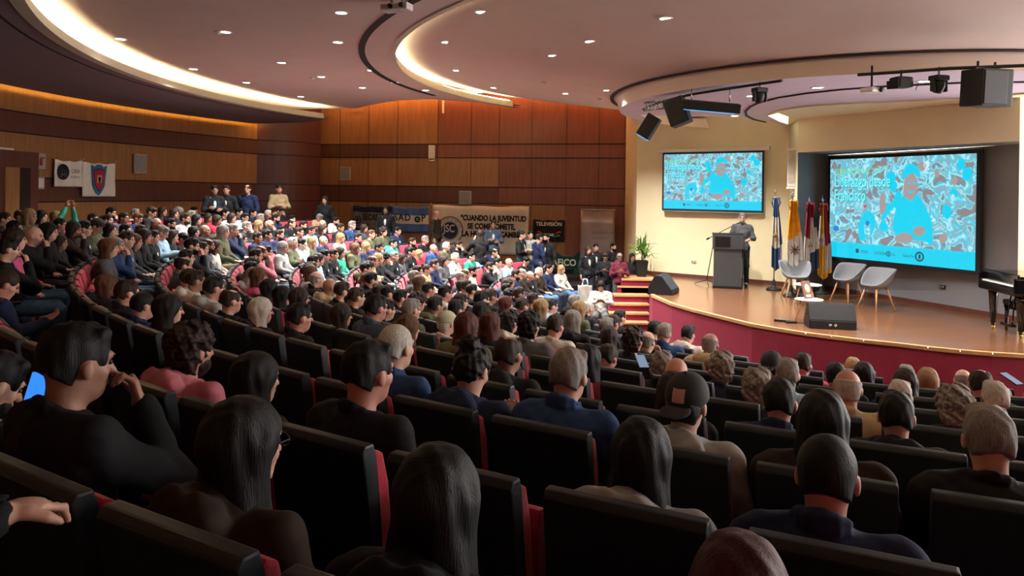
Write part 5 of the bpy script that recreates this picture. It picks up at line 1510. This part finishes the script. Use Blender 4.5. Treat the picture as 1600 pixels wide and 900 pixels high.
# potted plant
pb = onz(1002,432,STAGE); r = empty('potted_plant', (pb.x,pb.y,STAGE), 0, 'tall spiky green plant in a square dark pot beside the steps', 'plant')
mb = MB(); R = Matrix.Rotation(PI/4,4,'Z'); mb.lathe([(0,0),(.155,0),(.22,.42),(.205,.42),(.20,.39),(0,.39)],4,M=R); 
for f in mb.b.faces: f.smooth = False
mb.build('pot', M_['blackm'], r)
mb = MB(); mb.lathe([(0,.37),(.14,.385),(0,.40)],14); mb.build('soil', M_['floor'], r)
LEAF = mat('leaf green','#4f7a2c',.5,var=.35,scale=5); rr = random.Random(3)
mb = MB(); mb.tube([(0,0,.38),(.02,0,.60),(.0,.01,.80)],.016,8); mb.tube([(.03,.02,.38),(.08,.0,.62)],.014,8); mb.build('stem', WD, r)
for i in range(46):
    top_ = i % 3; base = Vector((0,.01,.80)) if top_ else Vector((.08,0,.62)); a = rr.uniform(0,2*PI); el = rr.uniform(.15,1.35); Lf = rr.uniform(.38,.62)
    d = Vector((math.cos(a)*math.cos(el), math.sin(a)*math.cos(el), math.sin(el))); s_ = d.cross(Vector((0,0,1))).normalized()
    pts = [base-Vector((0,0,rr.uniform(0,.2)))+d*Lf*t-Vector((0,0,1))*(.30*(1-el/2))*t*t*Lf*1.6 for t in (0,.25,.5,.75,1)]
    mb = MB(); ws = (.010,.020,.019,.013,.001)
    for k in range(4):
        mb.face([pts[k]-s_*ws[k],pts[k],pts[k+1],pts[k+1]-s_*ws[k+1]]); mb.face([pts[k],pts[k]+s_*ws[k]+Vector((0,0,.006)),pts[k+1]+s_*ws[k+1]+Vector((0,0,.006)),pts[k+1]])
    o = mb.build('leaf', LEAF, r); o.modifiers.new('t','SOLIDIFY').thickness = .0015
# tote bag in the hands of the standing group
tb = at(913,458,18.6); r = empty('tote_bag', (tb.x,tb.y,tb.z-.24), .2, 'pale grey shopping bag hanging beside the standing group at the steps', 'bag')
mb = MB(); mb.grid(lambda u, v: Vector(((u-.5)*(.34+.04*v), -.05+.02*math.sin(u*9+v*4), v*.44)), 12, 10); o = mb.build('bag', mat('pale bag','#a09c94',.8), r); o.modifiers.new('t','SOLIDIFY').thickness = .08
mb = MB(); [mb.tube([(-.08,-.03+dy,.43),(-.05,-.02+dy,.60),(.05,-.02+dy,.60),(.08,-.03+dy,.43)],.009,6) for dy in (0,-.06)]; mb.build('handle', M_['white'], r)
# ------------------------------------------------------------------ stage lighting rig
def rail(pts_px, z, label):
    P = [onz(x, y, z) for x, y in pts_px]; mb = MB(); mb.tube(P,.022,8)
    return setp(mb.build('lighting_rail', M_['black']), label, 'rail'), P
rail([(1005,171),(1030,160),(1080,147.5),(1140,138),(1222,126)], ZS-.06, 'black curved lighting rail left of the stage ceiling edge')
rail([(1340,117),(1400,113),(1480,107),(1600,102.5),(1640,101)], ZS-.06, 'black curved lighting rail on the right of the stage ceiling')
def hang(name, x, y, Y, rz, label, cat): return empty(name, at(x, y, Y), rz, label, cat)
def pol_r(x): return None
for (x, y, Y, lab) in ((1187,150,11.2,'black moving head lamp hanging over the lectern'),(1467,133,9.6,'black moving head lamp hanging beside the large black loudspeaker')):
    r = hang('moving_head_lamp', x, y, Y, .3, lab, 'stage light')
    mb = MB(); mb.box((0,0,.09),(.20,.16,.07),bev=.015); mb.build('base', M_['black'], r)
    mb = MB(); [mb.box((s_*.10,0,.0),(.03,.07,.17),bev=.01) for s_ in (-1,1)]; mb.build('yoke', M_['black'], r)
    mb = MB(); mb.lathe([(0,-.10),(.055,-.10),(.07,-.06),(.075,.0),(.065,.05),(.04,.07),(0,.075)],20,M=Matrix.Rotation(.35,4,'X')); mb.build('head', M_['black'], r)
    mb = MB(); mb.lathe([(0,-.104),(.046,-.104),(.046,-.10),(0,-.10)],16,M=Matrix.Rotation(.35,4,'X')); mb.build('lens', mat('lens glass','#28303a',.1), r)
    mb = MB(); mb.tube([(0,0,.12),(0,0,.24)],.014,8); mb.build('clamp', M_['grey'], r)
r = hang('loudspeaker', 1541,138,9.4,math.radians(12),'large black loudspeaker hanging at the right of the stage rig','speaker')
mb = MB(); mb.box((0,0,0),(.46,.36,.47),Matrix.Rotation(.06,4,'X'),bev=.02); mb.build('cabinet', M_['black'], r); mb = MB(); mb.box((-.04,-.185,0),(.34,.015,.42),Matrix.Rotation(.06,4,'X'),bev=.006); mb.build('grille', M_['blackm'], r); mb = MB(); [mb.tube([(s_*.13,0,.22),(s_*.13,0,.34)],.016,8) for s_ in (-1,1)]; mb.box((0,0,.25),(.36,.05,.02)); mb.build('bracket', M_['black'], r)
r = hang('video_projector',1390,136,10.0,.5,'white projector hanging on a black arm under the stage ceiling','projector'); r.location = at(1362,141,10.2)
mb = MB(); mb.box((0,0,0),(.24,.20,.07),bev=.02); mb.build('housing', M_['white'], r); mb = MB(); mb.lathe([(0,0),(.035,0),(.035,.03),(0,.03)],14,M=T(.05,-.10,0) @ Matrix.Rotation(PI/2,4,'X')); mb.build('lens', M_['black'], r); mb = MB(); mb.tube([(0,0,.03),(0,0,.34)],.015,8); mb.build('arm', M_['black'], r)
r = hang('stage_lamp',1408,129,10.0,.2,'black stage lamp with open barn doors on the right rail','stage light')
mb = MB(); mb.box((0,0,0),(.24,.2,.15),bev=.035); mb.build('housing', M_['black'], r)
for s_ in (-1,1): mb = MB(); mb.box((0,0,0),(.14,.008,.11),T(s_*.19,-.07,-.05) @ Matrix.Rotation(s_*.9,4,'Z') @ Matrix.Rotation(.3,4,'X')); mb.build('barn_door', M_['black'], r)
mb = MB(); mb.tube([(0,0,.07),(0,0,.17)],.014,8); mb.build('clamp', M_['black'], r)
# left cluster
r = hang('loudspeaker',1059,175,12.6,math.radians(-25),'black tilted loudspeaker hanging beside the flat light panel','speaker')
Mx = Matrix.Rotation(-.35,4,'Y'); mb = MB(); mb.box((0,0,0),(.34,.32,.46),Mx,bev=.02); mb.build('cabinet', M_['black'], r); mb = MB(); mb.box((0,-.165,0),(.28,.012,.40),Mx,bev=.005); mb.build('grille', M_['blackm'], r)
r = hang('light_panel',1110,166,12.0,math.radians(-12),'wide flat black light panel glowing pale blue underneath','stage light')
Mx = Matrix.Rotation(.10,4,'Y') @ Matrix.Rotation(.15,4,'X'); mb = MB(); mb.box((0,0,0),(.92,.52,.15),Mx,bev=.02); mb.build('housing', M_['black'], r); mb = MB(); mb.box((-.02,0,-.082),(.80,.42,.012),Mx); mb.build('light_face', glow('pale blue face','#5ab0f0',1.0), r)
mb = MB(); [mb.tube([(s_*.3,0,.07),(s_*.3,0,.30)],.010,6) for s_ in (-1,1)]; mb.build('hanger', M_['chrome'], r)
r = hang('light_panel',1014,198,13.0,math.radians(-20),'small black lamp with a blue lower face at the left end of the rig','stage light')
Mx = Matrix.Rotation(.55,4,'Y'); mb = MB(); mb.box((0,0,0),(.24,.26,.42),Mx,bev=.02); mb.build('housing', M_['black'], r); mb = MB(); mb.box((0,0,-.216),(.20,.22,.012),Mx); mb.build('light_face', glow('pale blue face','#5ab0f0',1.0), r)
mb = MB(); A_ = at(1008,172,13.1); B_ = at(1040,168,12.8)
for k in range(4):
    o_ = Vector((0,.12*(k%2),.14*(k//2))); mb.tube([A_+o_, B_+o_, at(1085,160,12.4)+o_],.014,6)
for k in range(8):
    a = A_.lerp(B_, k/7); b_ = A_.lerp(B_, min(1,(k+1)/7)); mb.tube([a, b_+Vector((0,.12,.14))],.008,5); mb.tube([a+Vector((0,0,.14)), b_],.008,5)
setp(mb.build('truss', M_['chrome']),'short silver truss between the blue lamp and the light panel','truss')
# ------------------------------------------------------------------ downlights
RING = mat('white downlight ring','#e8e4dc',.4)
mb = MB(); mb.lathe([(.075,-.004),(.098,-.010),(.104,-.002),(.104,.004),(.075,.004)],24); mbr = mb.mesh('ring')
mb = MB(); mb.lathe([(0,-.004),(.078,-.004),(.078,.0),(0,.0)],20); mbd = mb.mesh('bulb')
BULB = glow('bulb glow','#ffffff',9)
def ceil_at(x, y):
    z = Z2
    for _ in range(12):
        p = onz(x, y, z); r_ = rad(p.x, p.y)
        z = zc2(r_) if 4.7 < r_ < 9.1 else (Z2 if r_ >= 9.1 else ZS)
    return onz(x, y, z)
DL = [(188,61),(302,108),(385,129),(470,151),(352,50),(440,98),(533,20),(528,66),(502,120),(580,110),(617,129),(665,141),(566,137),(752,19),(697,66),(714,110),(772,137),(864,87),(922,65),(885,146),(1040,29),(1043,106),(976,123),(949,141),(1158,84),(1320,64),(1523,42),(973,170)]
SDL = [(1277,137),(1443,127),(1174,150),(1148,181)]
for i, (x, y) in enumerate(DL+SDL):
    p = ceil_at(x, y) if i < len(DL) else onz(x, y, ZS)
    side = 'stage' if i >= len(DL) else ('inner' if rad(p.x,p.y) < 9.1 else 'outer')
    r = empty('ceiling_downlight', p, 0, None, 'light', 'round downlights of the %s ceiling' % side)
    r['_s'] = side; r['_x'] = x; r['_y'] = y
    obj('ring', mbr, RING, r); obj('bulb', mbd, BULB, r)
    w = STAGE_W if (i >= len(DL) or p.x > 2.2) else DOWN_W
    if p.y < 12.5 and p.x < 1.2 and i < len(DL): w = 14
    if p.y > 15 and i < len(DL): w = 950
    l = lamp('downlight_beam', 'SPOT', (0,0,-.03), w, (1,.96,.92), spot_size=math.radians(125), spot_blend=.8, shadow_soft_size=.07); l.parent = r
for side in ('outer','inner','stage'):
    l = sorted([o for o in COL.objects if o.get('_s') == side], key=lambda o: o['_x'])
    for j, o in enumerate(l):
        o['label'] = 'round recessed downlight in the %s ceiling ring, %s from left' % (side, ORD[j] if j < 20 else 'last')
        del o['_s']; del o['_x']; del o['_y']
for x, y, lab in ((341,49,'first from left'),(488,121,'second from left'),(850,128,'third from left'),(1027,98,'beside the middle downlights'),(1523,31,'at the right beside a downlight'),(936,154,'near the wooden wall')):
    p = ceil_at(x, y); r = empty('smoke_detector', p, 0, 'small white smoke detector on the ceiling, '+lab, 'smoke detector', 'smoke detectors')
    mb = MB(); mb.lathe([(0,-.05),(.03,-.048),(.035,-.03),(.055,-.025),(.06,0),(0,0)],18); mb.build('housing', M_['white'], r)
for (x, y, s_, lab) in ((629,11,.9,'small white ceiling projector, the right one of a touching pair'),(612,13,1.0,'small white ceiling projector, the left one of a touching pair')):
    p = onz(x, y, Z2-.10); r = empty('ceiling_projector', p, -.35, lab, 'projector'); mb = MB(); mb.box((0,0,0),(.24*s_,.2*s_,.09),bev=.02); mb.build('housing', M_['white'], r); mb = MB(); mb.tube([(0,0,.04),(0,0,.11)],.02,8); mb.build('mount', M_['grey'], r)
    mb = MB(); mb.lathe([(0,0),(.03,0),(.03,.03),(0,.03)],14,M=T(.04,-.10,0) @ Matrix.Rotation(PI/2,4,'X')); mb.build('lens', M_['black'], r)
    for k in range(4): mb = MB(); mb.box((-.05,-.101*s_,-.02+.012*k),(.09,.004,.004)); mb.build('vent', M_['grey'], r)
